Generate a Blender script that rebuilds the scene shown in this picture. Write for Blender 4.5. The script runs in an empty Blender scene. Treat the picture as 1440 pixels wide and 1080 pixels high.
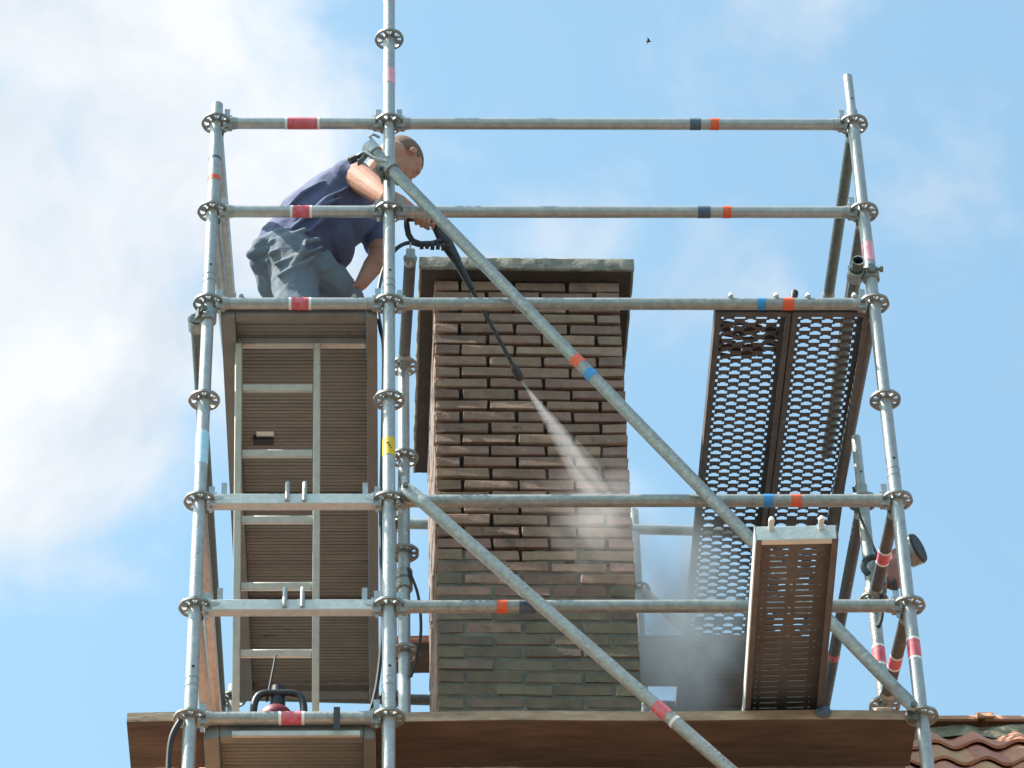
import bpy, bmesh, math, random
from mathutils import Vector, Matrix, Quaternion
rnd = random.Random(7)
V = Vector
R = math.radians
scene = bpy.context.scene
col = scene.collection

# ------------------------------------------------------------------ camera
cd = bpy.data.cameras.new('camera'); cam = bpy.data.objects.new('camera', cd); col.objects.link(cam)
cd.sensor_fit = 'HORIZONTAL'; cd.sensor_width = 36.0; cd.lens = 5270 / 1440 * 36.0
cd.clip_start = 0.1; cd.clip_end = 3000
rt = V((0.999492, -0.02379367, -0.02120375)); up = V((0.000150894, -0.661766275, 0.749710194)); fw = V((0.03187029, 0.74933254, 0.66142651))
m = Matrix.Identity(4)
for i in range(3):
    m[i][0] = rt[i]; m[i][1] = up[i]; m[i][2] = -fw[i]
m.translation = V((0.0138, -10.77055, -9.924885))
cam.matrix_world = m
scene.camera = cam

# ------------------------------------------------------------------ light
SUN_EL = R(57); SUN_SIDE = R(2.5)        # the sun stands high on the left, a little towards the street
to_sun = V((-math.cos(SUN_EL) * math.cos(SUN_SIDE), -math.cos(SUN_EL) * math.sin(SUN_SIDE), math.sin(SUN_EL)))
sd = bpy.data.lights.new('sun', 'SUN'); sd.energy = 5.0; sd.angle = R(0.55); sd.color = (1.0, 0.955, 0.88)
sun = bpy.data.objects.new('sun', sd); col.objects.link(sun)
sun.rotation_euler = to_sun.to_track_quat('Z', 'Y').to_euler(); sun.location = to_sun * 40

w = bpy.data.worlds.new('World'); scene.world = w; w.use_nodes = True
nt = w.node_tree; N = nt.nodes; Lk = nt.links; N.clear()
def wn(t, **k):
    n = N.new(t)
    for a, b in k.items(): setattr(n, a, b)
    return n
sky = wn('ShaderNodeTexSky', sky_type='NISHITA', sun_disc=False, sun_elevation=SUN_EL,
         sun_rotation=math.atan2(to_sun.x, to_sun.y), air_density=1.0, dust_density=1.6, ozone_density=1.0)
tc = wn('ShaderNodeTexCoord')
# clouds live in directions of the sky, so they stay put when the camera moves
def noise(scale, detail, rough, off, dist=0.0):
    mp = wn('ShaderNodeMapping'); mp.inputs['Location'].default_value = off
    Lk.new(tc.outputs['Generated'], mp.inputs['Vector'])
    n = wn('ShaderNodeTexNoise'); n.inputs['Scale'].default_value = scale; n.inputs['Detail'].default_value = detail
    n.inputs['Roughness'].default_value = rough; n.inputs['Distortion'].default_value = dist
    Lk.new(mp.outputs[0], n.inputs['Vector']); return n.outputs['Fac']
def mth(op, a, b=None, clamp=False):
    n = wn('ShaderNodeMath', operation=op, use_clamp=clamp)
    for i, q in enumerate((a, b)):
        if q is None: continue
        if isinstance(q, (int, float)): n.inputs[i].default_value = q
        else: Lk.new(q, n.inputs[i])
    return n.outputs[0]
def bank(direction, lo, hi):
    d = V(direction).normalized()
    dp = wn('ShaderNodeVectorMath', operation='DOT_PRODUCT'); dp.inputs[1].default_value = d
    nm = wn('ShaderNodeVectorMath', operation='NORMALIZE'); Lk.new(tc.outputs['Generated'], nm.inputs[0])
    Lk.new(nm.outputs[0], dp.inputs[0])
    mr = wn('ShaderNodeMapRange', interpolation_type='SMOOTHSTEP')
    mr.inputs['From Min'].default_value = math.cos(R(hi)); mr.inputs['From Max'].default_value = math.cos(R(lo))
    Lk.new(dp.outputs['Value'], mr.inputs['Value']); return mr.outputs[0]
big = noise(9.0, 4.0, 0.5, (3.1, 1.7, 0.4), 0.25)
fine = noise(26.0, 5.0, 0.55, (0.3, 5.2, 2.2), 0.35)
dens = mth('ADD', mth('MULTIPLY', big, 0.60), mth('MULTIPLY', fine, 0.40))
dens = mth('ADD', mth('MULTIPLY', mth('SUBTRACT', dens, 0.5), 1.9), 0.5)
bias = None
for d_, lo, hi, k_ in (((-0.1150, 0.6960, 0.7090), 0.2, 8.0, 0.60), ((-0.1150, 0.7480, 0.6540), 0.1, 5.0, 0.54),
                       ((0.0931, 0.6875, 0.7202), 0.1, 2.6, 0.21), ((0.0700, 0.7261, 0.6831), 0.1, 3.0, 0.20), ((-0.30, 0.72, 0.62), 2.0, 14.0, 0.25)):
    t_ = mth('MULTIPLY', bank(d_, lo, hi), k_)
    bias = t_ if bias is None else mth('MAXIMUM', bias, t_)
cl = wn('ShaderNodeMapRange', interpolation_type='SMOOTHSTEP')
cl.inputs['From Min'].default_value = 0.57; cl.inputs['From Max'].default_value = 1.07; cl.inputs['To Min'].default_value = 0.03; cl.inputs['To Max'].default_value = 0.93
Lk.new(mth('ADD', dens, bias), cl.inputs['Value'])
mix = wn('ShaderNodeMix', data_type='RGBA')
Lk.new(cl.outputs[0], mix.inputs[0])
gain = wn('ShaderNodeMix', data_type='RGBA', blend_type='MULTIPLY'); gain.inputs[0].default_value = 1.0
Lk.new(sky.outputs[0], gain.inputs[6]); gain.inputs[7].default_value = (0.92, 1.10, 0.93, 1)
Lk.new(gain.outputs[2], mix.inputs[6])
cm = wn('ShaderNodeMix', data_type='RGBA'); cm.inputs[6].default_value = (2.15, 2.42, 2.75, 1); cm.inputs[7].default_value = (3.25, 3.3, 3.35, 1)
cr = wn('ShaderNodeMapRange'); cr.inputs['From Min'].default_value = 0.30; cr.inputs['From Max'].default_value = 0.62
Lk.new(noise(15.0, 5.0, 0.55, (7.3, 2.2, 9.1), 0.4), cr.inputs['Value']); Lk.new(cr.outputs[0], cm.inputs[0]); Lk.new(cm.outputs[2], mix.inputs[7])
bg = wn('ShaderNodeBackground'); bg.inputs['Strength'].default_value = 0.15
Lk.new(mix.outputs[2], bg.inputs[0])
wo = wn('ShaderNodeOutputWorld'); Lk.new(bg.outputs[0], wo.inputs[0])

scene.view_settings.view_transform = 'Standard'; scene.view_settings.look = 'None'
scene.view_settings.exposure = 1.05; scene.view_settings.gamma = 1.0
scene.view_settings.use_curve_mapping = False
scene.render.engine = 'CYCLES'
scene.cycles.volume_bounces = 4; scene.cycles.max_bounces = 10

# ------------------------------------------------------------------ materials
def mat(name, base, rough=0.6, metal=0.0, var=None, scale=8.0, amt=0.5, bump=0.0, bscale=60.0, stretch=(1, 1, 1), rvar=0.0, rand=0.0, detail=5.0, coord='Object', spec=0.5, spots=()):
    """base colour, second colour mixed in by noise, bump relief, colour variation from object to object"""
    mt = bpy.data.materials.new(name); mt.use_nodes = True
    t = mt.node_tree; n = t.nodes; l = t.links; n.clear()
    out = n.new('ShaderNodeOutputMaterial'); p = n.new('ShaderNodeBsdfPrincipled'); l.new(p.outputs[0], out.inputs[0])
    p.inputs['Base Color'].default_value = (*base, 1); p.inputs['Roughness'].default_value = rough; p.inputs['Metallic'].default_value = metal
    p.inputs['Specular IOR Level'].default_value = spec
    tcx = n.new('ShaderNodeTexCoord'); mp = n.new('ShaderNodeMapping'); mp.inputs['Scale'].default_value = stretch
    l.new(tcx.outputs[coord], mp.inputs[0])
    oi = n.new('ShaderNodeObjectInfo')
    ad = n.new('ShaderNodeVectorMath'); ad.operation = 'MULTIPLY_ADD'
    l.new(oi.outputs['Random'], ad.inputs[0]); ad.inputs[1].default_value = (13.7, 7.3, 5.1); l.new(mp.outputs[0], ad.inputs[2])
    cur = None
    if var is not None:
        nz = n.new('ShaderNodeTexNoise'); nz.inputs['Scale'].default_value = scale; nz.inputs['Detail'].default_value = detail; nz.inputs['Roughness'].default_value = 0.65
        l.new(ad.outputs[0], nz.inputs['Vector'])
        mr = n.new('ShaderNodeMapRange'); mr.inputs[1].default_value = 0.5 - 0.22; mr.inputs[2].default_value = 0.5 + 0.22
        mr.inputs[3].default_value = 0.0; mr.inputs[4].default_value = amt * 2 if amt < 0.5 else 1.0
        l.new(nz.outputs['Fac'], mr.inputs[0])
        mx = n.new('ShaderNodeMix'); mx.data_type = 'RGBA'; mx.inputs[6].default_value = (*base, 1); mx.inputs[7].default_value = (*var, 1)
        l.new(mr.outputs[0], mx.inputs[0]); cur = mx.outputs[2]
        if rvar:
            rr = n.new('ShaderNodeMapRange'); rr.inputs[3].default_value = rough - rvar; rr.inputs[4].default_value = rough + rvar
            l.new(nz.outputs['Fac'], rr.inputs[0]); l.new(rr.outputs[0], p.inputs['Roughness'])
    for (scol, sscale, sth) in spots:                # splashes, rust flecks, scuffs
        ns = n.new('ShaderNodeTexNoise'); ns.inputs['Scale'].default_value = sscale; ns.inputs['Detail'].default_value = 6; ns.inputs['Roughness'].default_value = 0.7
        l.new(ad.outputs[0], ns.inputs['Vector'])
        sr = n.new('ShaderNodeMapRange'); sr.inputs[1].default_value = sth; sr.inputs[2].default_value = sth + 0.07; sr.inputs[4].default_value = 0.8; l.new(ns.outputs['Fac'], sr.inputs[0])
        sx_ = n.new('ShaderNodeMix'); sx_.data_type = 'RGBA'; sx_.inputs[7].default_value = (*scol, 1); l.new(sr.outputs[0], sx_.inputs[0])
        if cur is None: sx_.inputs[6].default_value = (*base, 1)
        else: l.new(cur, sx_.inputs[6])
        cur = sx_.outputs[2]
    if rand:
        hv = n.new('ShaderNodeHueSaturation')
        vr = n.new('ShaderNodeMapRange'); vr.inputs[3].default_value = 1 - rand; vr.inputs[4].default_value = 1 + rand
        l.new(oi.outputs['Random'], vr.inputs[0]); l.new(vr.outputs[0], hv.inputs['Value'])
        m2 = n.new('ShaderNodeMath'); m2.operation = 'MULTIPLY'; m2.inputs[1].default_value = 7.77; l.new(oi.outputs['Random'], m2.inputs[0])
        m3 = n.new('ShaderNodeMath'); m3.operation = 'FRACT'; l.new(m2.outputs[0], m3.inputs[0])
        hr = n.new('ShaderNodeMapRange'); hr.inputs[3].default_value = 0.484; hr.inputs[4].default_value = 0.511; l.new(m3.outputs[0], hr.inputs[0]); l.new(hr.outputs[0], hv.inputs['Hue'])
        if cur is None: hv.inputs['Color'].default_value = (*base, 1)
        else: l.new(cur, hv.inputs['Color'])
        cur = hv.outputs[0]
    if cur is not None: l.new(cur, p.inputs['Base Color'])
    if bump:
        nb = n.new('ShaderNodeTexNoise'); nb.inputs['Scale'].default_value = bscale; nb.inputs['Detail'].default_value = 4
        l.new(ad.outputs[0], nb.inputs['Vector'])
        bp = n.new('ShaderNodeBump'); bp.inputs['Strength'].default_value = bump; bp.inputs['Distance'].default_value = 0.01
        l.new(nb.outputs['Fac'], bp.inputs['Height']); l.new(bp.outputs[0], p.inputs['Normal'])
    return mt

M = {}
M['galv'] = mat('galvanised_steel', (0.47, 0.475, 0.465), 0.36, 0.40, (0.30, 0.305, 0.295), 26, 0.42, 0.16, 90, rvar=0.14, rand=0.08, spots=(((0.56, 0.55, 0.52), 17, 0.64), ((0.16, 0.12, 0.09), 11, 0.66)))
M['galv_worn'] = mat('worn_galvanised_steel', (0.40, 0.405, 0.385), 0.38, 0.35, (0.22, 0.228, 0.215), 34, 0.45, 0.3, 70, rvar=0.12, rand=0.09, spots=(((0.50, 0.49, 0.46), 21, 0.63), ((0.14, 0.095, 0.07), 13, 0.64)))
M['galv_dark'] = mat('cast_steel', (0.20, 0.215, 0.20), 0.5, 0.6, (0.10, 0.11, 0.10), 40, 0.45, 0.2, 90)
M['rosette'] = mat('dull_rosette_steel', (0.34, 0.35, 0.33), 0.5, 0.35, (0.17, 0.18, 0.17), 40, 0.45, 0.2, 90)
M['shaded_steel'] = mat('weathered_shaded_steel', (0.140, 0.134, 0.134), 0.6, 0.2, (0.085, 0.079, 0.081), 14, 0.48, 0.2, 60, rand=0.06, spots=(((0.30, 0.28, 0.27), 19, 0.64), ((0.13, 0.075, 0.05), 9, 0.66)))  # galvanised steel with underside shade put into its colour, plus rust flecks
M['zinc_white'] = mat('pale_zinc_end', (0.62, 0.64, 0.63), 0.5, 0.05, (0.46, 0.475, 0.465), 30, 0.4, 0.1, 60)
M['alu'] = mat('aluminium', (0.60, 0.585, 0.53), 0.5, 0.15, (0.43, 0.415, 0.375), 20, 0.45, 0.08, 80)
M['alu_rail'] = mat('dull_aluminium_rail', (0.255, 0.248, 0.232), 0.6, 0.2, (0.18, 0.174, 0.162), 9, 0.48, 0.1, 60)
M['ply'] = mat('ribbed_ply_underside', (0.262, 0.252, 0.228), 0.8, 0.0, (0.18, 0.170, 0.152), 5, 0.5, 0.2, 50, stretch=(0.4, 1.6, 1), spots=(((0.36, 0.33, 0.29), 7, 0.63), ((0.09, 0.075, 0.06), 4.5, 0.62)))
M['wood'] = mat('weathered_plank', (0.150, 0.102, 0.078), 0.85, 0.0, (0.058, 0.040, 0.032), 9, 0.5, 0.5, 40, stretch=(0.30, 1.6, 1.6))
M['wood_edge'] = mat('sawn_plank_edge', (0.60, 0.43, 0.29), 0.8, 0.0, (0.18, 0.105, 0.07), 7, 0.5, 0.4, 40, stretch=(0.6, 2, 2))
M['wood_red'] = mat('reddish_board', (0.42, 0.17, 0.10), 0.75, 0.0, (0.20, 0.085, 0.06), 6, 0.5, 0.3, 40, stretch=(0.15, 2, 2))
M['brick_clean'] = mat('washed_brick', (0.345, 0.210, 0.145), 0.85, 0.0, (0.190, 0.120, 0.086), 14, 0.5, 0.2, 80, rand=0.20, spots=(((0.10, 0.09, 0.065), 9, 0.60),))
M['brick_dirty'] = mat('algae_covered_brick', (0.225, 0.165, 0.108), 0.9, 0.0, (0.130, 0.100, 0.070), 11, 0.5, 0.15, 80, rand=0.16)
M['mortar_old'] = mat('old_mortar', (0.21, 0.19, 0.15), 0.9, 0.0, (0.085, 0.078, 0.062), 9, 0.5, 0.5, 90)
M['mortar_deep'] = mat('raked_out_joint', (0.045, 0.030, 0.025), 0.95, 0.0, (0.025, 0.017, 0.014), 25, 0.5, 0.5, 90)
M['side_brick'] = mat('sunlit_side_brick', (0.33, 0.255, 0.22), 0.85, 0.0, (0.16, 0.11, 0.09), 10, 0.5, 0.5, 60)  # flanks paler than the front: grazing sunlight put into the colour
M['concrete'] = mat('mossy_concrete', (0.30, 0.285, 0.235), 0.9, 0.0, (0.13, 0.12, 0.095), 22, 0.5, 0.3, 60)
M['soffit'] = mat('dark_brown_soffit', (0.075, 0.058, 0.05), 0.9, 0.0, (0.04, 0.032, 0.028), 14, 0.5, 0.4, 60)
M['tile'] = mat('clay_pantile', (0.62, 0.30, 0.18), 0.88, 0.0, (0.48, 0.225, 0.14), 14, 0.5, 0.35, 90, rand=0.12)
M['moss'] = mat('mossy_mortar', (0.36, 0.30, 0.215), 0.95, 0.0, (0.10, 0.10, 0.05), 16, 0.5, 1.0, 40)
M['wall'] = mat('house_wall', (0.32, 0.19, 0.14), 0.85, 0.0, (0.22, 0.13, 0.10), 6, 0.5, 0.3, 30)
M['ground'] = mat('street_paving', (0.085, 0.085, 0.085), 0.9, 0.0, (0.05, 0.06, 0.042), 0.12, 0.45, 0.2, 3)
M['red'] = mat('red_tape', (0.60, 0.035, 0.07), 0.55, 0.0, (0.72, 0.42, 0.42), 48, 0.24)
M['orange'] = mat('orange_tape', (0.82, 0.12, 0.04), 0.5, 0.0, (0.6, 0.10, 0.05), 60, 0.4)
M['pink'] = mat('faded_pink_label', (0.75, 0.16, 0.24), 0.5, 0.0, (0.85, 0.62, 0.64), 70, 0.45)
M['white_tape'] = mat('white_tape', (0.8, 0.79, 0.77), 0.5)
M['blue'] = mat('blue_tape', (0.035, 0.22, 0.55), 0.5, 0.0, (0.06, 0.32, 0.6), 60, 0.4)
M['navy_tape'] = mat('dark_blue_tape', (0.05, 0.085, 0.15), 0.55, 0.0, (0.12, 0.15, 0.18), 60, 0.4)
M['pale_blue'] = mat('pale_blue_label', (0.30, 0.60, 0.82), 0.5, 0.0, (0.62, 0.75, 0.82), 50, 0.5)
M['yellow'] = mat('yellow_label', (0.82, 0.52, 0.02), 0.5, 0.0, (0.7, 0.4, 0.02), 50, 0.4)
M['black'] = mat('black_plastic', (0.018, 0.020, 0.024), 0.42, 0.0, (0.03, 0.032, 0.038), 30, 0.4)
M['rubber'] = mat('black_rubber', (0.022, 0.023, 0.025), 0.6)
M['lance'] = mat('dark_lance_steel', (0.055, 0.04, 0.038), 0.4, 0.4)
M['redpaint'] = mat('red_machine_paint', (0.20, 0.018, 0.028), 0.5, 0.0, (0.12, 0.014, 0.018), 14, 0.4)
M['hoist'] = mat('faded_red_casting', (0.36, 0.15, 0.13), 0.6, 0.0, (0.24, 0.10, 0.09), 18, 0.45, 0.2, 50)
M['skin'] = mat('skin', (0.50, 0.27, 0.19), 0.68, 0.0, (0.42, 0.185, 0.13), 9, 0.5, 0.25, 120, spec=0.25)
M['hair'] = mat('cropped_hair', (0.155, 0.095, 0.07), 0.85, 0.0, (0.26, 0.15, 0.11), 60, 0.5, 0.7, 260)
M['shirt'] = mat('navy_shirt', (0.080, 0.094, 0.180), 0.9, 0.0, (0.105, 0.120, 0.215), 12, 0.5, 0.12, 70)
M['trouser'] = mat('dusty_grey_work_trousers', (0.105, 0.148, 0.215), 0.92, 0.0, (0.28, 0.26, 0.22), 6, 0.20, 0.2, 60)
M['boot'] = mat('boot_leather', (0.05, 0.035, 0.025), 0.6)
M['eye'] = mat('eye', (0.22, 0.18, 0.16), 0.3)
M['badge'] = mat('yellow_badge', (0.45, 0.34, 0.06), 0.7, 0.0, (0.10, 0.08, 0.03), 60, 0.5)
M['shoulder_print'] = mat('white_pink_print', (0.80, 0.74, 0.78), 0.7, 0.0, (0.55, 0.35, 0.50), 60, 0.4)
M['feather'] = mat('dark_feathers', (0.03, 0.03, 0.032), 0.8)

# ------------------------------------------------------------------ mesh builder
class MB:
    def __init__(s): s.v = []; s.f = []
    def add(s, vs, fs):
        o = len(s.v); s.v += [V(p) for p in vs]; s.f += [tuple(i + o for i in f) for f in fs]; return s
    def box(s, a, b):
        x0, y0, z0 = a; x1, y1, z1 = b
        return s.add([(x0, y0, z0), (x1, y0, z0), (x1, y1, z0), (x0, y1, z0), (x0, y0, z1), (x1, y0, z1), (x1, y1, z1), (x0, y1, z1)],
                     [(0, 3, 2, 1), (4, 5, 6, 7), (0, 1, 5, 4), (1, 2, 6, 5), (2, 3, 7, 6), (3, 0, 4, 7)])
    def obox(s, c, ax, ay, az):      # box from centre and three half-axes
        c, ax, ay, az = V(c), V(ax), V(ay), V(az)
        vs = [c + ax * i + ay * j + az * k for k in (-1, 1) for i, j in ((-1, -1), (1, -1), (1, 1), (-1, 1))]
        return s.add(vs, [(0, 3, 2, 1), (4, 5, 6, 7), (0, 1, 5, 4), (1, 2, 6, 5), (2, 3, 7, 6), (3, 0, 4, 7)])
    def frame(s, p0, p1):
        d = (V(p1) - V(p0)).normalized(); h = V((0, 0, 1)) if abs(d.z) < 0.9 else V((1, 0, 0))
        a = d.cross(h).normalized(); return d, a, a.cross(d)
    def tube(s, p0, p1, r, n=18, r1=None, caps=True, hollow=0.0):
        p0, p1 = V(p0), V(p1); r1 = r if r1 is None else r1
        d, a, b = s.frame(p0, p1); o = len(s.v)
        for p, q in ((p0, r), (p1, r1)):
            for i in range(n):
                t = 2 * math.pi * i / n; s.v.append(p + (a * math.cos(t) + b * math.sin(t)) * q)
        for i in range(n):
            j = (i + 1) % n; s.f.append((o + i, o + n + i, o + n + j, o + j))
        if hollow:
            o2 = len(s.v)
            for p in (p0, p1):
                for i in range(n):
                    t = 2 * math.pi * i / n; s.v.append(p + (a * math.cos(t) + b * math.sin(t)) * (r - hollow))
            for i in range(n):
                j = (i + 1) % n
                s.f.append((o2 + i, o2 + j, o2 + n + j, o2 + n + i))
                s.f.append((o + i, o + j, o2 + j, o2 + i)); s.f.append((o + n + i, o2 + n + i, o2 + n + j, o + n + j))
        elif caps:
            s.f.append(tuple(o + i for i in range(n))); s.f.append(tuple(o + n + i for i in reversed(range(n))))
        return s
    def path(s, pts, r, n=10):
        pts = [V(p) for p in pts]; o = len(s.v); prev = None
        rs = r if isinstance(r, (list, tuple)) else [r] * len(pts)
        for k, p in enumerate(pts):
            d = (pts[min(k + 1, len(pts) - 1)] - pts[max(k - 1, 0)]).normalized()
            if prev is None:
                h = V((0, 0, 1)) if abs(d.z) < 0.9 else V((1, 0, 0)); a = d.cross(h).normalized()
            else: a = (prev - d * prev.dot(d)).normalized()
            prev = a; b = d.cross(a)
            for i in range(n):
                t = 2 * math.pi * i / n; s.v.append(p + (a * math.cos(t) + b * math.sin(t)) * rs[k])
        for k in range(len(pts) - 1):
            for i in range(n):
                j = (i + 1) % n; q = o + k * n; s.f.append((q + i, q + j, q + n + j, q + n + i))
        s.f.append(tuple(o + i for i in reversed(range(n)))); q = o + (len(pts) - 1) * n; s.f.append(tuple(q + i for i in range(n)))
        return s
    def capsule(s, p0, p1, r0, r1=None, n=14, flat=None):
        """tapered capsule; flat=(axis, factor) squeezes its section along an axis"""
        p0, p1 = V(p0), V(p1); r1 = r0 if r1 is None else r1
        d, a, b = s.frame(p0, p1); rings = []
        for k in range(5): t = math.pi / 2 * (1 - k / 4.0); rings.append((p0 - d * r0 * math.sin(t), r0 * math.cos(t)))
        for k in range(5): t = math.pi / 2 * (k / 4.0); rings.append((p1 + d * r1 * math.sin(t), r1 * math.cos(t)))
        o = len(s.v); st = len(s.v)
        for p, q in rings:
            for i in range(n):
                t = 2 * math.pi * i / n; s.v.append(p + (a * math.cos(t) + b * math.sin(t)) * max(q, 1e-4))
        for k in range(len(rings) - 1):
            for i in range(n):
                j = (i + 1) % n; q = o + k * n; s.f.append((q + i, q + n + i, q + n + j, q + j))
        s.f.append(tuple(o + i for i in range(n))); q = o + (len(rings) - 1) * n; s.f.append(tuple(q + i for i in reversed(range(n))))
        if flat:
            ax, k = V(flat[0]).normalized(), flat[1]; c = (p0 + p1) / 2
            for i in range(st, len(s.v)): e = (s.v[i] - c).dot(ax); s.v[i] = s.v[i] + ax * e * (k - 1)
        return s
    def ellipsoid(s, c, ax, ay, az, n=18, m_=10):
        c, ax, ay, az = V(c), V(ax), V(ay), V(az); o = len(s.v)
        for k in range(m_ + 1):
            t = math.pi * k / m_
            for i in range(n):
                u = 2 * math.pi * i / n; q = max(math.sin(t), 1e-3)
                s.v.append(c + ax * (q * math.cos(u)) + ay * (q * math.sin(u)) + az * math.cos(t))
        for k in range(m_):
            for i in range(n):
                j = (i + 1) % n; q = o + k * n; s.f.append((q + i, q + n + i, q + n + j, q + j))
        s.f.append(tuple(o + i for i in range(n))); q = o + m_ * n; s.f.append(tuple(q + i for i in reversed(range(n))))
        return s
    def mesh(s, name, off=V((0, 0, 0)), smooth=True, bevel=0.0, angle=38):
        me = bpy.data.meshes.new(name)
        me.from_pydata([tuple(p - off) for p in s.v], [], s.f); me.update()
        bm = bmesh.new(); bm.from_mesh(me)
        if bevel:
            ed = [e for e in bm.edges if len(e.link_faces) == 2 and e.calc_face_angle(0) > R(40)]
            bmesh.ops.bevel(bm, geom=ed, offset=bevel, segments=1, affect='EDGES', profile=0.5)
        bmesh.ops.recalc_face_normals(bm, faces=bm.faces); bm.to_mesh(me); bm.free()
        if smooth:
            me.shade_smooth(); me.set_sharp_from_angle(angle=R(angle))
        return me
    def build(s, name, m_, parent=None, **k):
        off = parent_origin(parent) if parent else V((0, 0, 0))
        me = s.mesh(name, off, **k); me.materials.append(M[m_])
        return link(name, me, parent)
ORIG = {}
def parent_origin(o):
    q = V((0, 0, 0))
    while o is not None: q = q + o.location; o = o.parent
    return q
def link(name, data, parent=None, loc=None):
    o = bpy.data.objects.new(name, data); col.objects.link(o)
    if parent: o.parent = parent
    if loc is not None: o.location = loc
    return o
def thing(name, label, cat, loc, group=None):
    o = link(name, None, None, V(loc)); o.empty_display_size = 0.1
    o['label'] = label; o['category'] = cat
    if group: o['group'] = group
    return o
def tag(o, label, cat, group=None):
    o['label'] = label; o['category'] = cat
    if group: o['group'] = group
    return o

# ================================================================== setting: ground and house
mb = MB(); mb.add([(-900, -700, -11.5), (900, -700, -11.5), (900, 1100, -11.5), (-900, 1100, -11.5)], [(0, 1, 2, 3)])
g = mb.build('ground', 'ground'); g['kind'] = 'structure'

HX0, HX1 = -0.93, 7.2
RY, RZ = 1.46, -0.985                     # ridge line of the tile surface
SL = R(52)
sdir = V((0, -math.cos(SL), -math.sin(SL))); snor = V((0, -math.sin(SL), math.cos(SL)))
house = thing('house', 'house with orange clay pantile roof below the scaffold', 'house', (HX0, RY, -11.5))
eave = V((0, RY, RZ)) + sdir * 4.6
mb = MB(); wy0 = eave.y + 0.35; wy1 = 2 * RY - wy0
x0, x1 = HX0 + 0.12, HX1 - 0.1
ez = RZ - (RY - wy0) * math.tan(SL) - 0.12
mb.add([(x0, wy0, -11.5), (x1, wy0, -11.5), (x1, wy1, -11.5), (x0, wy1, -11.5), (x0, wy0, ez), (x1, wy0, ez), (x1, wy1, ez), (x0, wy1, ez), (x0, RY, RZ - 0.15), (x1, RY, RZ - 0.15)],
       [(0, 1, 5, 4), (2, 3, 7, 6), (0, 4, 8, 7, 3), (1, 2, 6, 9, 5), (4, 5, 9, 8), (6, 7, 8, 9)])
mb.build('wall', 'wall', house, smooth=False)
mb = MB()
for sgn in (1, -1):
    dd = V((0, sdir.y * sgn, sdir.z)); nn = V((0, snor.y * sgn, snor.z))
    c = V(((HX0 + HX1) / 2, RY, RZ)) + dd * 2.3 - nn * 0.075
    mb.obox(c, ((HX1 - HX0) / 2, 0, 0), dd * 2.3, nn * 0.03)
roof = mb.build('roof', 'wood', house, smooth=False)
# pantiles
TW, TE, TL = 0.168, 0.228, 0.290
def pantile_mesh():
    b = MB(); n = 12; th = 0.013
    for lay in (0, 1):
        for e in (0, 1):
            for i in range(n + 1):
                x = TW * 1.12 * i / n; ph = 2 * math.pi * i / n * 1.12
                h = 0.015 * math.sin(ph - 0.9)
                tilt = 0.030 * e                    # lower end rides on the next tile
                p = V((x, 0, 0)) + sdir * (TL * e) + snor * (h + tilt - th * lay)
                b.v.append(p)
    k = n + 1
    for i in range(n):
        b.f.append((i, i + 1, k + i + 1, k + i)); b.f.append((2 * k + i, 3 * k + i, 3 * k + i + 1, 2 * k + i + 1))
        b.f.append((k + i, k + i + 1, 3 * k + i + 1, 3 * k + i)); b.f.append((i, 2 * k + i, 2 * k + i + 1, i + 1))
    b.f.append((0, k, 3 * k, 2 * k)); b.f.append((n, 2 * k + n, 3 * k + n, k + n))
    return b
pt = pantile_mesh(); pme = pt.mesh('pantile', angle=50); pme.materials.append(M['tile'])
ro = parent_origin(roof)
rest = MB(); ncol = int((HX1 - HX0) / TW); nrow = 19; near = 0
for r_ in range(nrow):
    for c_ in range(ncol):
        x = HX0 + c_ * TW; base = V((x, RY, RZ)) + sdir * (0.03 + r_ * TE)
        shown = (x > 1.75 and r_ < 6 and x < 3.5) or (x < 0.0 and r_ in (1, 2, 3))
        if shown and near < 290:
            o = link('pantile', pme, roof, base - ro + V((rnd.uniform(-.003, .003), 0, rnd.uniform(-.003, .003))))
            o.rotation_euler = (0, rnd.uniform(-.012, .012), rnd.uniform(-.012, .012)); near += 1
        else: rest.add([p + base for p in pt.v], pt.f)
for r_ in range(nrow):                               # back slope mirrors the front
    for c_ in range(0, ncol):
        x = HX0 + c_ * TW; base = V((x, RY, RZ)) + V((0, -sdir.y, sdir.z)) * (0.03 + r_ * TE)
        if r_ < 2: rest.add([V((p.x, -p.y, p.z)) + base for p in pt.v], pt.f)
o = rest.build('pantile_field', 'tile', roof, angle=50); o['kind'] = 'stuff'
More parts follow.
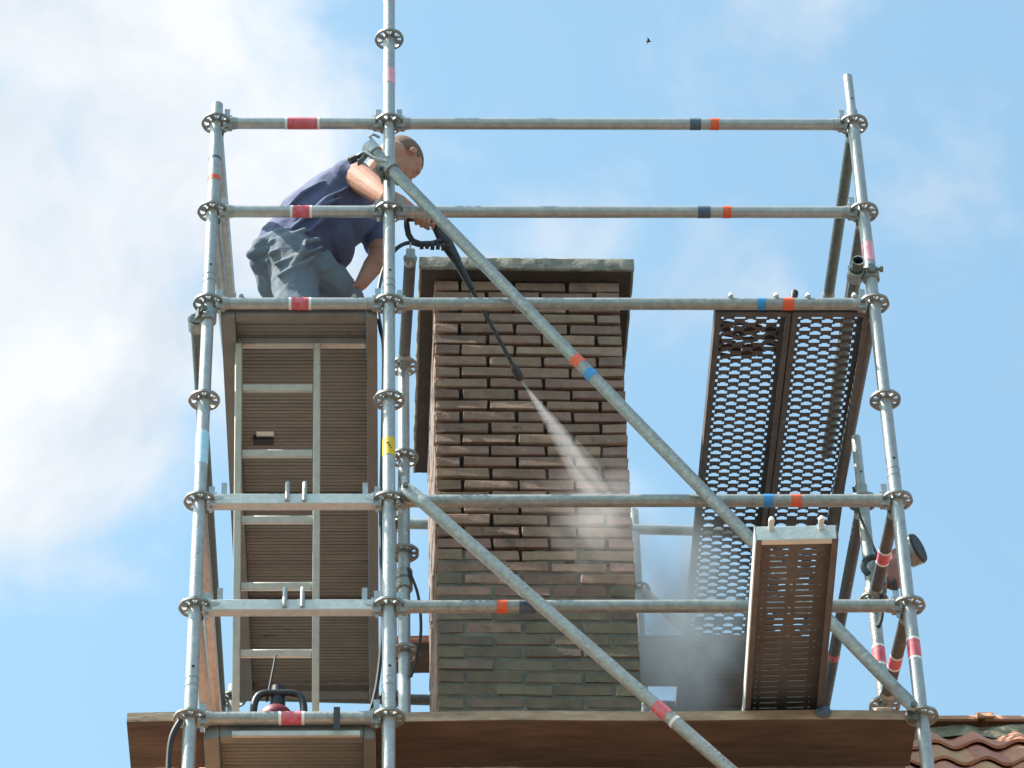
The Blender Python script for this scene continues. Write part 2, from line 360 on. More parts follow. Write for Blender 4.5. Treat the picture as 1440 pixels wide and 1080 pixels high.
# ridge: bedding mortar with moss, then half-round ridge tiles
mb = MB(); xs = [HX0 + i * 0.05 for i in range(int((HX1 - HX0) / 0.05) + 1)]
for x in xs:
    j = [rnd.uniform(-.010, .010) for _ in range(6)]
    for k, (yy, zz) in enumerate(((-.125, -.135), (-.105, -.085), (-.06, -.03), (.06, -.03), (.105, -.085), (.125, -.135))):
        mb.v.append(V((x, RY + yy + j[k], RZ + zz + j[-1 - k])))
for i in range(len(xs) - 1):
    for k in range(5): mb.f.append((i * 6 + k, i * 6 + k + 1, i * 6 + 7 + k, i * 6 + 6 + k))
mb.build('ridge_bedding', 'moss', roof)
def ridge_mesh():
    b = MB(); n = 10; Lr = 0.40
    for x, rr in ((0, 0.100), (0.335, 0.098), (0.336, 0.112), (Lr, 0.114)):
        for lay in (0, 1):
            for i in range(n + 1):
                t = math.pi * (0.06 + 0.88 * i / n); q = rr - 0.014 * lay
                b.v.append(V((x, math.cos(t) * q, math.sin(t) * q * 0.72)))
    k = n + 1
    for s_ in range(3):
        a = s_ * 2 * k
        for i in range(n):
            b.f.append((a + i, a + i + 1, a + 2 * k + i + 1, a + 2 * k + i)); b.f.append((a + k + i, a + 3 * k + i, a + 3 * k + i + 1, a + k + i + 1))
        b.f.append((a, a + 2 * k, a + 3 * k, a + k)); b.f.append((a + n, a + k + n, a + 3 * k + n, a + 2 * k + n))
    for a in (0, 6 * k):
        for i in range(n): b.f.append((a + i, a + k + i, a + k + i + 1, a + i + 1))
    return b
rme = ridge_mesh().mesh('ridge_tile', angle=40); rme.materials.append(M['tile'])
x = HX0 + 0.02 - 0.345
while x < HX1 - 0.4:
    x += 0.365
    if 0.12 < x + 0.2 < 1.0: continue
    o = link('ridge_tile', rme, roof, V((x, RY, RZ - 0.040 + rnd.uniform(-.004, .004))) - ro)
    o.rotation_euler = (rnd.uniform(-.03, .03), rnd.uniform(-.01, .01), rnd.uniform(-.015, .015))

# ================================================================== chimney
CW, CD = 0.786, 1.21
chim = thing('chimney', 'square brick chimney with concrete cap, joints raked out in the upper part', 'chimney', (0.190, 0.862, -1.90))
chim.rotation_euler = (0, 0, R(0.85))
def cbuild(b, name, m_, parent=chim, **k):           # chimney-local coordinates
    me = b.mesh(name, **k); me.materials.append(M[m_]); return link(name, me, parent)
Z0 = 1.90                                            # local height of world z = 0
ZC = 0.940 + Z0                                      # underside of the cap
ZR = -0.565 + Z0                                     # below this the old mortar is still in
b = MB().box((0.026, 0.026, 0.0), (CW - 0.026, CD - 0.026, ZC)); cbuild(b, 'core', 'mortar_deep', smooth=False)
b = MB(); nx = 20                                    # ragged upper edge where the raking-out stopped
for i in range(nx):
    xa_, xb_ = 0.0045 + (CW - 0.009) * i / nx, 0.0045 + (CW - 0.009) * (i + 1) / nx
    b.box((xa_, 0.0045 + 0.0004 * (i % 2), 0.0), (xb_ - 0.0002, 0.03, ZR + rnd.choice((-0.10, -0.05, -0.02, 0.0, 0.01, 0.03, 0.055))))
b.box((0.0052, 0.0302, 0.0), (CW - 0.0052, CD - 0.0045, ZR - 0.03)); cbuild(b, 'old_mortar_joint', 'mortar_old', smooth=False)
BL, BH, BD, J = 0.2152, 0.0475, 0.100, 0.0135
CH = 0.0610
def brick_verts(lx, ly, lz, jit, rr):
    b = MB(); c = 0.0032
    tb = bmesh.new(); bmesh.ops.create_cube(tb, size=1.0)
    for v in tb.verts: v.co = V((v.co.x * lx, v.co.y * ly, v.co.z * lz))
    bmesh.ops.bevel(tb, geom=list(tb.edges), offset=c, segments=1, affect='EDGES', profile=0.5)
    tb.verts.ensure_lookup_table()
    vs = [v.co + V((rr.uniform(-jit, jit), rr.uniform(-jit, jit), rr.uniform(-jit, jit))) for v in tb.verts]
    fs = [tuple(v.index for v in f.verts) for f in tb.faces]; tb.free()
    return vs, fs
full = [brick_verts(BL, BD, BH, 0.0030, rnd) for _ in range(12)]
half = [brick_verts(0.1000, BD, BH, 0.0030, rnd) for _ in range(9)]
def bm_mesh(vf, nm, mk):
    b = MB(); b.add(*vf); me = b.mesh(nm, smooth=False); me.materials.append(M[mk]); return me
MESH = {(k, mk): [bm_mesh(q, 'brick', mk) for q in (full if k == 'f' else half)] for k in 'fh' for mk in ('brick_clean', 'brick_dirty')}
sideA = MB(); sideB = MB()
ncourse = int((ZC - 0.002) / CH)
for r_ in range(ncourse):
    z = ZC - 0.006 - CH * (r_ + 0.5)
    clean = z > ZR - 0.01 + rnd.uniform(-.0, .0)
    seq = 'hfff' if r_ % 2 == 0 else 'fffh'
    x = 0.0
    for k in seq:
        ln = BL if k == 'f' else 0.1000
        mk = 'brick_clean' if rnd.random() < (z - ZR + 0.42) / 0.46 else 'brick_dirty'
        o = link('brick', rnd.choice(MESH[(k, mk)]), chim, V((x + ln / 2 + rnd.uniform(-.0015, .0015), BD / 2 + rnd.uniform(-.002, .0025), z + rnd.uniform(-.0015, .0015))))
        o.rotation_euler = (rnd.uniform(-.006, .006), rnd.uniform(-.008, .008), rnd.uniform(-.008, .008) + (math.pi if rnd.random() < .5 else 0)); o.scale = (rnd.uniform(0.985, 1.012), 1, rnd.uniform(0.90, 1.06))
        x += ln + J
    # flank and back courses, too oblique to tell apart
    tgt = sideA if clean else sideB
    for sx in (0, 1):
        y = 0.1105
        while y < CD - 0.05:
            ln = min(BL, CD - y)
            if ln > 0.03:
                vs, fs = brick_verts(BD, ln, BH, 0.0018, rnd)
                tgt.add([v + V((BD / 2 if sx == 0 else CW - BD / 2, y + ln / 2, z)) + V((rnd.uniform(-.002, .002), 0, 0)) for v in vs], fs)
            y += BL + J
    x = 0.11
    while x < CW - 0.2:
        vs, fs = brick_verts(BL, BD, BH, 0.0018, rnd); tgt.add([v + V((x + BL / 2, CD - BD / 2, z)) for v in vs], fs); x += BL + J
for t_, nm in ((sideA, 'side_brick'), (sideB, 'side_brick')):
    o = cbuild(t_, 'side_bricks', nm, smooth=False); o['kind'] = 'stuff'
# cap slab with worn edges
tb = bmesh.new(); bmesh.ops.create_grid(tb, x_segments=30, y_segments=40, size=0.5)
vs = []
capx0, capx1, capy0, capy1 = -0.066, CW + 0.062, -0.066, CD + 0.075
b = MB()
def capring(z, ins, jit):
    pts = []
    nx, ny = 34, 46
    for i in range(nx): pts.append((capx0 + (capx1 - capx0) * i / nx, capy0))
    for i in range(ny): pts.append((capx1, capy0 + (capy1 - capy0) * i / ny))
    for i in range(nx): pts.append((capx1 - (capx1 - capx0) * i / nx, capy1))
    for i in range(ny): pts.append((capx0, capy1 - (capy1 - capy0) * i / ny))
    cx, cy = (capx0 + capx1) / 2, (capy0 + capy1) / 2; out = []
    for (x, y) in pts:
        fx = 1 - ins / (capx1 - cx); fy = 1 - ins / (capy1 - cy)
        out.append(V((cx + (x - cx) * fx + rnd.uniform(-jit, jit), cy + (y - cy) * fy + rnd.uniform(-jit, jit), z + rnd.uniform(-jit, jit) * .8)))
    return out
tb.free()
rings = [capring(ZC, 0.004, 0.0015), capring(ZC + 0.006, 0.0, 0.002), capring(ZC + 0.062, 0.001, 0.002), capring(ZC + 0.071, 0.007, 0.003)]
n = len(rings[0])
for rg in rings: b.v += rg
for k in range(3):
    for i in range(n):
        j = (i + 1) % n; b.f.append((k * n + i, k * n + j, (k + 1) * n + j, (k + 1) * n + i))
b.f.append(tuple(reversed(range(n)))); b.f.append(tuple(3 * n + i for i in range(n)))
cbuild(b, 'cap', 'concrete', angle=30)

b = MB().box((capx0 + 0.012, capy0 + 0.012, ZC - 0.005), (capx1 - 0.012, capy1 - 0.012, ZC - 0.0005)); cbuild(b, 'dark_soffit', 'soffit', smooth=False)  # thin dark brown sheet on the underside of the cap

# ================================================================== scaffold kit
TR = 0.02415
def rosette_mesh():
    b = MB(); h = 0.005; n = 48
    def ring(r0, r1, lob=0.0):
        o = len(b.v)
        for z in (-h, h):
            for rr, lb in ((r0, 0), (r1, lob)):
                for i in range(n):
                    t = 2 * math.pi * i / n; q = rr * (1 + lb * math.cos(8 * t)); b.v.append(V((q * math.cos(t), q * math.sin(t), z)))
        for i in range(n):
            j = (i + 1) % n
            b.f.append((o + i, o + j, o + n + j, o + n + i)); b.f.append((o + 2 * n + i, o + 3 * n + i, o + 3 * n + j, o + 2 * n + j))
            b.f.append((o + n + i, o + n + j, o + 3 * n + j, o + 3 * n + i)); b.f.append((o + i, o + 2 * n + i, o + 2 * n + j, o + j))
    ring(0.050, 0.060, 0.012); ring(0.0235, 0.0305)
    for k in range(8):
        t = 2 * math.pi * (k + 0.5) / 8; d = V((math.cos(t), math.sin(t), 0)); p = V((-d.y, d.x, 0))
        b.obox(d * 0.0405, d * 0.0115, p * (0.0058 if k % 2 else 0.0085), V((0, 0, h * 0.94)))
    return b
rosme = rosette_mesh().mesh('rosette', angle=40); rosme.materials.append(M['rosette'])
def band(parent, p0, d, t, wd, m_, name='tape', r=TR):
    c = V(p0) + V(d) * t
    return MB().tube(c - V(d) * wd / 2, c + V(d) * wd / 2, r + 0.0009, n=24).build(name, m_, parent)
def label_band(parent, p0, d, t, wd, m_):
    band(parent, p0, d, t, wd, m_)
    for s_ in (-1, 1): band(parent, p0, d, t + s_ * (wd / 2 + 0.006), 0.010, 'white_tape', 'tape_edge')
STD = []
def standard(x, y, z0, z1, zs, label, spigot=None, joints=(), lean=(0, 0), m_='galv'):
    root = thing('scaffold_standard', label, 'scaffold pole', (x, y, z0), 'upright poles of the scaffold')
    MB().tube((x, y, z0), (x, y, z1), TR, n=24, hollow=0.0035).build('tube', m_, root)
    for z in zs: link('rosette', rosme, root, V((0, 0, z - z0))).rotation_euler = (0, 0, rnd.choice((0, R(22.5), R(45))))
    for z in zs:
        b = MB().tube((x, y, z - 0.010), (x, y, z - 0.005), 0.0285, r1=0.0275, n=20); b.tube((x, y, z + 0.005), (x, y, z + 0.010), 0.0275, r1=0.0250, n=20)
        b.build('weld_collar', 'galv_worn', root)
    if spigot:
        b = MB().tube((x, y, z1 - 0.02), (x, y, spigot), 0.0190, n=20, hollow=0.003); b.build('spigot', 'galv', root)
        MB().tube((x + 0.004, y - 0.0195, z1 + 0.06), (x + 0.004, y - 0.0185, z1 + 0.06), 0.005, n=10).build('pin_hole', 'rubber', root)
    for z in joints:
        b = MB().tube((x, y, z - 0.004), (x, y, z + 0.004), TR + 0.0012, n=24); b.tube((x, y, z + 0.03), (x, y, z + 0.035), TR + 0.001, n=24); b.build('joint_collar', 'galv_worn', root)
        MB().tube((x + 0.004, y - TR - 0.0006, z + 0.075), (x + 0.004, y - TR + 0.001, z + 0.075), 0.006, n=10).build('pin_hole', 'rubber', root)
    return root
ZAX = V((0, 0, 1))
XL, XR = -0.7035, 1.9011
s = standard(XL, 0, -3.0, 1.105, (1, .5, 0, -.5, -1, -1.5, -2), 'front left scaffold standard with orange band and pale blue label', joints=(0.115, -1.86))
band(s, (XL, 0, 0), ZAX, 0.676, 0.026, 'orange'); band(s, (XL, 0, 0), ZAX, 0.79, 0.012, 'navy_tape'); band(s, (XL, 0, 0), ZAX, -0.748, 0.16, 'pale_blue')
s = standard(0, 0, -3.0, 2.3, (2, 1.5, 1, .5, 0, -.5, -1, -1.5, -2), 'tallest front middle scaffold standard, running out of the picture top, with yellow label', joints=(0.085, -1.86))
band(s, (0, 0, 0), ZAX, 1.266, 0.085, 'pink'); band(s, (0, 0, 0), ZAX, 1.752, 0.07, 'pink'); band(s, (0, 0, 0), ZAX, -0.745, 0.085, 'yellow')
for k in range(3):
    MB().obox((-0.004 + 0.006 * k, -TR - 0.0014, -0.735 - 0.012 * k), (0.006 - 0.002 * k, 0, 0), (0, 0.0006, 0), (0, 0, 0.0025)).build('label_print', 'rubber', s)
s = standard(XR, 0, -3.0, 1.075, (1, .5, 0, -.5, -1, -1.5, -2), 'front right scaffold standard with bare spigot on top', spigot=1.282, joints=(-0.885,))
band(s, (XR, 0, 0), ZAX, 0.271, 0.10, 'pink'); label_band(s, (XR, 0, 0), ZAX, -1.705, 0.075, 'red')
s = standard(0.060, 0.930, -2.0, 0.56, (.5, 0, -.5, -1), 'inner scaffold standard close behind the middle one, beside the chimney', m_='galv')
s = standard(1.872, 0.61, -2.2, -0.42, (-.5, -1, -1.5), 'short inner right scaffold standard with free spigot and red tape', spigot=-0.165, m_='galv_worn')
label_band(s, (1.872, 0.61, 0), ZAX, -1.27, 0.075, 'red')
s = standard(-0.690, 2.575, -1.4, 0.07, (0,), 'far left rear scaffold standard with a single rosette under the deck end')
s = standard(1.126, 2.59, -0.2, 1.085, (.62,), 'pale rear scaffold standard peeping out behind the right edge of the chimney', m_='galv_worn')
s = standard(0.010, 2.575, -1.4, 1.12, (1, .5, 0), 'rear scaffold standard hidden behind the middle poles')
s = standard(1.835, 2.05, -2.4, -0.40, (-.5,), 'rear right scaffold standard behind the jutting steel plank')

def head(b, p, d, side):
    """wedge head of a ledger at rosette centre p, ledger leaving along d"""
    d = V(d).normalized(); a = d.cross(ZAX).normalized(); u = ZAX
    b.obox(p + d * 0.047, d * 0.017, a * 0.0155, u * 0.031)
    b.obox(p + d * 0.033, d * 0.006, a * 0.0185, u * 0.024)
    b.tube(p + d * 0.056, p + d * 0.088, 0.0285, n=18, r1=TR)
def wedge(parent, p, d):
    d = V(d).normalized(); a = d.cross(ZAX).normalized(); h = rnd.uniform(0.0, 0.02)
    b = MB(); c = p + d * 0.043
    vs = []
    for z, w0 in ((-0.060 + h, 0.006), (0.062 + h, 0.0115)):
        for i, j in ((-1, -1), (1, -1), (1, 1), (-1, 1)): vs.append(c + d * (w0 * i) + a * (0.0035 * j) + ZAX * z)
    b.add(vs, [(0, 3, 2, 1), (4, 5, 6, 7), (0, 1, 5, 4), (1, 2, 6, 5), (2, 3, 7, 6), (3, 0, 4, 7)])
    b.build('wedge', 'galv', parent)
def ledger(p0, p1, label, tapes=(), m_='galv', ends=(True, True), open_end=True, name='scaffold_ledger', group='horizontal tubes of the scaffold'):
    p0, p1 = V(p0), V(p1); d = (p1 - p0).normalized(); Ln = (p1 - p0).length
    root = thing(name, label, 'scaffold tube', p0, group)
    e0 = 0.075 if ends[0] else 0; e1 = 0.075 if ends[1] else 0
    MB().tube(p0 + d * e0, p1 - d * e1, TR, n=22, hollow=0.003 if open_end else 0.0).build('tube', m_, root)
    for on, p, q in ((ends[0], p0, d), (ends[1], p1, -d)):
        if on:
            b = MB(); head(b, p, q, 1); b.build('wedge_head', 'galv_worn', root, bevel=0.0); wedge(root, p, q)
    for t, wd, mk in tapes:
        if mk == 'red' and wd > 0.04: label_band(root, p0, d, t, wd, mk)
        else: band(root, p0, d, t, wd, mk)
    return root
Lx = XL
# front, left bay
ledger((XL, 0, 1), (0, 0, 1), 'top front guardrail tube of the narrow left bay, above the worker', ((0.35, 0.12, 'red'),))
ledger((XL, 0, .5), (0, 0, .5), 'middle front guardrail tube of the narrow left bay, crossing the worker\'s waist', ((0.353, 0.066, 'red'),))
ledger((XL, 0, 0), (0, 0, 0), 'front tube of the narrow left bay carrying the worker\'s deck', ((0.357, 0.066, 'red'),))
ledger((XL, 0, -2), (0, 0, -2), 'lowest front tube of the narrow left bay with red label', ((0.359, 0.070, 'red'),), m_='galv_worn')
# front, right bay
ledger((0, 0, 1), (XR, 0, 1), 'long top front guardrail tube of the wide right bay', ((1.252, 0.045, 'navy_tape'), (1.331, 0.035, 'orange')))
ledger((0, 0, .5), (XR, 0, .5), 'long middle front guardrail tube of the wide right bay', ((1.26, 0.05, 'navy_tape'), (1.352, 0.034, 'orange')))
ledger((0, 0, 0), (XR, 0, 0), 'long front tube crossing just below the chimney cap', ((1.457, 0.034, 'blue'), (1.563, 0.045, 'orange')), m_='galv_worn')
ledger((0, 0, -1), (XR, 0, -1), 'long front tube below the water spray with blue and orange tape', ((1.418, 0.036, 'blue'), (1.522, 0.038, 'orange')), m_='galv_worn')
ledger((0, 0, -1.5), (XR, 0, -1.5), 'long lowest front tube with one orange band left of the brace', ((0.413, 0.04, 'orange'), (0.505, 0.06, 'navy_tape')), m_='galv_worn')
# box transoms with hooks
def box_transom(z, label):
    root = thing('box_transom', label, 'scaffold beam', (XL, 0, z), 'box transoms with hooks')
    x0, x1 = XL + 0.06, -0.058
    b = MB().box((x0, -0.022, z - 0.028), (x1, 0.022, z + 0.020)); b.build('beam', 'zinc_white', root, bevel=0.003)
    b = MB(); head(b, V((XL, 0, z)), V((1, 0, 0)), 1); b.build('wedge_head', 'galv', root)
    b = MB(); head(b, V((0, 0, z)), V((-1, 0, 0)), 1); b.build('wedge_head', 'galv', root)
    wedge(root, V((XL, 0, z)), V((1, 0, 0))); wedge(root, V((0, 0, z)), V((-1, 0, 0)))
    for hx in (-0.378, -0.314):
        MB().path([(hx, -0.026, z - 0.020), (hx, -0.026, z + 0.055), (hx, -0.018, z + 0.072), (hx, -0.002, z + 0.076), (hx, 0.010, z + 0.066), (hx, 0.012, z + 0.03)], 0.0085, n=10).build('hook', 'galv', root)
    for hx in (x0 + 0.03, x1 - 0.03):
        MB().obox((hx, -0.014, z + 0.045), (0.010, 0, 0), (0, 0.004, 0), (0, 0, 0.030)).build('lug', 'galv', root)
    return root
box_transom(-1.0, 'upper pale box transom with two hooks in front of the ladder')
box_transom(-1.5, 'lower pale box transom with two hooks in front of the ladder')
# depth tubes, left side
ledger((XL, 0, 1), (-0.681, 1.09, 1), 'left side top guardrail tube running back from the front left standard')
ledger((XL, 0, .5), (-0.660, 1.09, .5), 'left side middle guardrail tube running back beside the worker')
ledger((-0.752, 0.05, -0.03), (-0.744, 2.62, -0.03), 'dark tube clamped outside the front left standard, running back', ends=(False, False), open_end=False, m_='galv_dark')
ledger((XL, 0, -1), (-0.690, 1.40, -1), 'left side tube running back behind the upper box transom')
ledger((XL, 0, -1.5), (-0.688, 0.74, -1.5), 'left side tube running back behind the lower box transom')
# depth tubes, right side
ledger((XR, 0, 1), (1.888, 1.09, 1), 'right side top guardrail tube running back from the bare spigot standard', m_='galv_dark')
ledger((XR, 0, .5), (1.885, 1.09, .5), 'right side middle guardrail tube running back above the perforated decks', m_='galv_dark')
ledger((XR, 0, 0), (1.832, 2.05, 0), 'dark right side tube running back alongside the perforated decks', m_='shaded_steel')  # dark colour here and on the next three carries the underside shade
ledger((1.872, 0.61, -.5), (1.835, 2.05, -.5), 'dark tube running back from the short inner right standard', ((1.0, 0.04, 'red'),), m_='shaded_steel')
ledger((XR, 0, -1), (1.872, 0.61, -1), 'short dark side tube with red tape beside the round hoist', ((0.33, 0.055, 'red'),), m_='shaded_steel')
ledger((XR, 0, -1.5), (1.872, 0.61, -1.5), 'short dark side tube with red tape below the round hoist', ((0.33, 0.055, 'red'),), m_='shaded_steel')
# inner and rear
ledger((0.060, 0.930, .5), (0.088, 0.215, .5), 'dark tube pointing forward from the inner standard, left of the chimney cap', ((0.40, 0.03, 'red'),), m_='shaded_steel')  # galvanised tube, shade of its underside put into the dark colour
ledger((0.010, 2.575, 1), (1.80, 2.585, .95), 'rear guardrail tube passing behind the chimney', m_='galv_worn', ends=(True, False))
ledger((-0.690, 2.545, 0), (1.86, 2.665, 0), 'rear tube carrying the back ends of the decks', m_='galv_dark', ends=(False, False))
ledger((1.126, 2.59, .64), (1.62, 2.59, .05), 'short thin rear brace slanting down in the mist right of the chimney', m_='galv_worn', ends=(False, False), name='scaffold_brace', group='slanting braces of the scaffold')
# braces in the front face
def brace(p0, p1, label, tapes, head0, head1, m_='galv_worn'):
    p0, p1 = V(p0), V(p1); d = (p1 - p0).normalized()
    root = thing('scaffold_brace', label, 'scaffold brace', p1, 'slanting braces of the scaffold')
    MB().tube(p0 + d * (0.10 if head0 else 0), p1 - d * (0.10 if head1 else 0), TR, n=22, hollow=0.003).build('tube', m_, root)
    for on, p, q in ((head0, p0, d), (head1, p1, -d)):
        if not on: continue
        b = MB(); a = V((0, 1, 0)); u = q.cross(a)
        o = len(b.v); n_ = 18                       # tube squeezed flat towards the head
        for t, rx, ry in ((0.105, TR, TR), (0.07, 0.027, 0.017), (0.03, 0.029, 0.010), (0.0, 0.024, 0.009), (-0.012, 0.010, 0.009)):
            for i in range(n_):
                th = 2 * math.pi * i / n_; b.v.append(p + q * t + u * (rx * math.cos(th)) + a * (ry * math.sin(th)))
        for k in range(4):
            for i in range(n_):
                j = (i + 1) % n_; b.f.append((o + k * n_ + i, o + (k + 1) * n_ + i, o + (k + 1) * n_ + j, o + k * n_ + j))
        b.f.append(tuple(o + 4 * n_ + i for i in range(n_)))
        b.build('flattened_end', m_, root)
        b = MB(); b.tube(p + V((0, -0.020, 0)), p + V((0, 0.045, 0)), 0.010, n=12); b.obox(p + V((0, 0.038, 0.0)), (0.017, 0, 0), (0, 0.012, 0), (0, 0, 0.034)); b.build('pivot', 'galv_dark', root)
        MB().obox(p + V((-0.006 if on else 0, 0.036, 0.028)), (0.009, 0, 0), (0, 0.0035, 0), (0, 0, 0.055)).build('wedge', 'galv', root)
    for t, wd, mk in tapes: band(root, p0, d, t, wd, mk)
    return root
p0 = V((-0.085, -0.075, 0.800)); p1 = V((1.862, -0.070, -2.010)); dd = (p1 - p0).normalized()
brace(p0, p1, 'long diagonal brace across the whole wide bay in front of the chimney', (((0.708 - p0.x) / dd.x + 0.03, 0.042, 'orange'), ((0.755 - p0.x) / dd.x + 0.03, 0.038, 'blue')), False, True)
p0 = V((0.062, -0.062, -0.985)); p1 = V((1.62, -0.062, -2.76)); dd = (p1 - p0).normalized()
brace(p0, p1, 'lower diagonal brace starting at the middle standard, with one red band', (((0.949 - p0.x) / dd.x + 0.03, 0.062, 'red'), ((0.949 - p0.x) / dd.x + 0.095, 0.012, 'white_tape')), True, False)

# couplers
def coupler(p, d1, d2, q, label):
    root = thing('swivel_coupler', label, 'tube clamp', p, 'clamps on the scaffold tubes')
    p, d1, d2, q = V(p), V(d1).normalized(), V(d2).normalized(), V(q)
    for c, d in ((p, d1), (q, d2)):
        MB().tube(c - d * 0.026, c + d * 0.026, TR + 0.010, n=20, hollow=0.009).build('jaw', 'galv_worn', root)
        a = d.cross(q - p if (q - p).length > 1e-4 else ZAX).normalized(); e = d.cross(a).normalized()
        b = MB().tube(c + a * 0.036 - e * 0.030, c + a * 0.036 + e * 0.046, 0.0065, n=10); b.tube(c + a * 0.036 + e * 0.032, c + a * 0.036 + e * 0.045, 0.013, n=6); b.build('bolt', 'galv_dark', root)
        MB().obox(c + a * 0.034, a * 0.013, e * 0.012, d * 0.02).build('lug', 'galv_dark', root)
    return root
dA = (V((1.862, -0.070, -2.010)) - V((-0.085, -0.075, 0.800))).normalized()
coupler((0, 0, 0.70), ZAX, dA, V((-0.085, -0.075, 0.800)) + dA * 0.145, 'swivel clamp fixing the long brace to the middle standard near the worker\'s head')
# open clamp jaw at the upper end of the long brace
root = thing('half_coupler', 'open clamp with dark bolt at the upper end of the long brace', 'tube clamp', V((-0.085, -0.075, 0.800)) - dA * 0.02)
c = V((-0.085, -0.075, 0.800)) + dA * 0.030
MB().tube(c - dA * 0.024, c + dA * 0.024, TR + 0.008, n=20, hollow=0.0075).build('jaw', 'galv', root)
sidev = V((-0.80, 0, -0.58)).normalized()
b = MB().tube(c + sidev * 0.03, c + sidev * 0.105, 0.009, n=10); b.tube(c + sidev * 0.082, c + sidev * 0.112, 0.0155, n=6); b.build('bolt', 'rubber', root)
MB().obox(c + sidev * 0.055 + V((0.008, 0, -0.018)), sidev * 0.012, (0, 0.016, 0), (0.012, 0, 0.022)).build('hinge_lug', 'galv_dark', root)
MB().path([c + V((0.01, -0.01, 0.03)), c + V((-0.01, -0.02, 0.052)), c + V((0.005, -0.02, 0.066)), c + V((0.03, -0.01, 0.058))], 0.0055, n=8).build('latch', 'galv_worn', root)
MB().path([c + V((-0.03, -0.02, -0.03)), c + V((0.005, -0.03, -0.075)), c + V((0.06, -0.03, -0.10))], 0.007, n=8).build('strap', 'galv', root)
coupler((XR, 0, 0.155), ZAX, (0, 1, 0), (1.842, 0.0, 0.160), 'clamp holding the open tube end against the front right standard')
MB_t = MB().tube((1.846, -0.075, 0.166), (1.822, 1.10, 0.160), TR, n=22, hollow=0.0035)
root = thing('scaffold_ledger', 'short tube whose open end faces the viewer beside the front right standard', 'scaffold tube', (1.846, -0.075, 0.166), 'horizontal tubes of the scaffold'); MB_t.build('tube', 'galv_dark', root)
MB().tube((1.846, -0.0752, 0.166), (1.846, -0.0738, 0.166), TR + 0.0004, n=22, hollow=0.004).build('cut_rim', 'zinc_white', root)
coupler((XL, 0, -0.07), ZAX, (0, 1, 0), (-0.752, 0.085, -0.03), 'clamp holding the dark outer tube to the front left standard')
coupler((0.060, 0.930, -0.62), ZAX, ZAX, (0.060, 0.930, -0.66), 'clamp on the inner standard just below its third rosette')
coupler((1.872, 0.61, -0.97), ZAX, (1, 0, 0), (1.90, 0.60, -0.93), 'clamp with dark bolts on the inner right standard by the hoist')

# ================================================================== decks
def ribbed_deck(x0, x1, y0, y1, zt, label, hatch=True):
    root = thing('access_deck' if hatch else 'scaffold_deck', label, 'scaffold deck', (x0, y0, zt), 'framed ply decks of the left bay')
    rw = 0.055
    for a, b_ in ((x0, x0 + rw), (x1 - 0.042, x1)):
        MB().box((a, y0, zt - 0.085), (b_, y1, zt)).build('side_rail', 'alu_rail', root, bevel=0.004)
    xa, xb = x0 + rw + 0.001, x1 - 0.043
    MB().box((xa, y0 + 0.001, zt - 0.075), (xb, y0 + 0.045, zt - 0.002)).build('end_beam', 'alu_rail', root, bevel=0.003)
    MB().box((xa, y1 - 0.06, zt - 0.075), (xb, y1 - 0.001, zt - 0.002)).build('end_beam', 'alu_rail', root, bevel=0.003)
    b = MB(); pitch = 0.0215; y = y0 + 0.046; prof = []
    while y + pitch < y1 - 0.061:
        jz = rnd.uniform(-0.001, 0.001); jy = rnd.uniform(-.001, .001)
        prof += [(y + jy, -0.030 + jz), (y + pitch * 0.66 + jy, -0.031 + jz), (y + pitch * 0.74 + jy, -0.0265), (y + pitch * 0.94 + jy, -0.0265)]; y += pitch
    prof.append((y1 - 0.061, -0.026))
    for (yy, zz) in prof:
        b.v += [V((xa, yy, zt + zz)), V((xb, yy, zt + zz)), V((xa, yy, zt - 0.004)), V((xb, yy, zt - 0.004))]
    for i in range(len(prof) - 1):
        o = i * 4; b.f += [(o, o + 1, o + 5, o + 4), (o + 2, o + 6, o + 7, o + 3), (o, o + 4, o + 6, o + 2), (o + 1, o + 3, o + 7, o + 5)]
    b.f += [(0, 2, 3, 1), (len(b.v) - 4, len(b.v) - 3, len(b.v) - 1, len(b.v) - 2)]
    b.build('ribbed_panel', 'ply', root, smooth=False)
    for xx in (x0 + 0.08, x1 - 0.09):
        for ye, sg in ((y0, -1), (y1, 1)):
            MB().path([(xx, ye + 0.02 * -sg, zt - 0.018), (xx, ye + 0.006 * sg, zt - 0.012), (xx, ye + 0.022 * sg, zt - 0.006), (xx, ye + 0.042 * sg, zt - 0.018)], 0.010, n=8).build('claw', 'galv', root)
    return root, xa, xb
ZD = 0.040
dk, xa, xb = ribbed_deck(-0.655, -0.046, 0.022, 2.535, ZD, 'long ribbed deck under the worker, seen from below behind the ladder')
MB().box((xa, 0.205, ZD - 0.066), (xb, 0.236, ZD - 0.032)).build('hatch_hinge_bar', 'alu', dk, bevel=0.003)
MB().box((xa, 1.16, ZD - 0.050), (xb, 1.185, ZD - 0.032)).build('cross_batten', 'alu_rail', dk, bevel=0.003)
MB().box((xa, 1.86, ZD - 0.050), (xb, 1.885, ZD - 0.032)).build('cross_batten', 'alu_rail', dk, bevel=0.003)
MB().box((-0.538, 0.770, ZD - 0.036), (-0.468, 0.803, ZD - 0.0325)).build('white_sticker', 'white_tape', dk)
MB().box((-0.552, 0.800, ZD - 0.052), (-0.470, 0.838, ZD - 0.0325)).build('latch_plate', 'rubber', dk)
ribbed_deck(-0.655, -0.046, 0.026, 0.66, -1.985, 'short lower ribbed deck at the bottom edge of the picture', hatch=False)
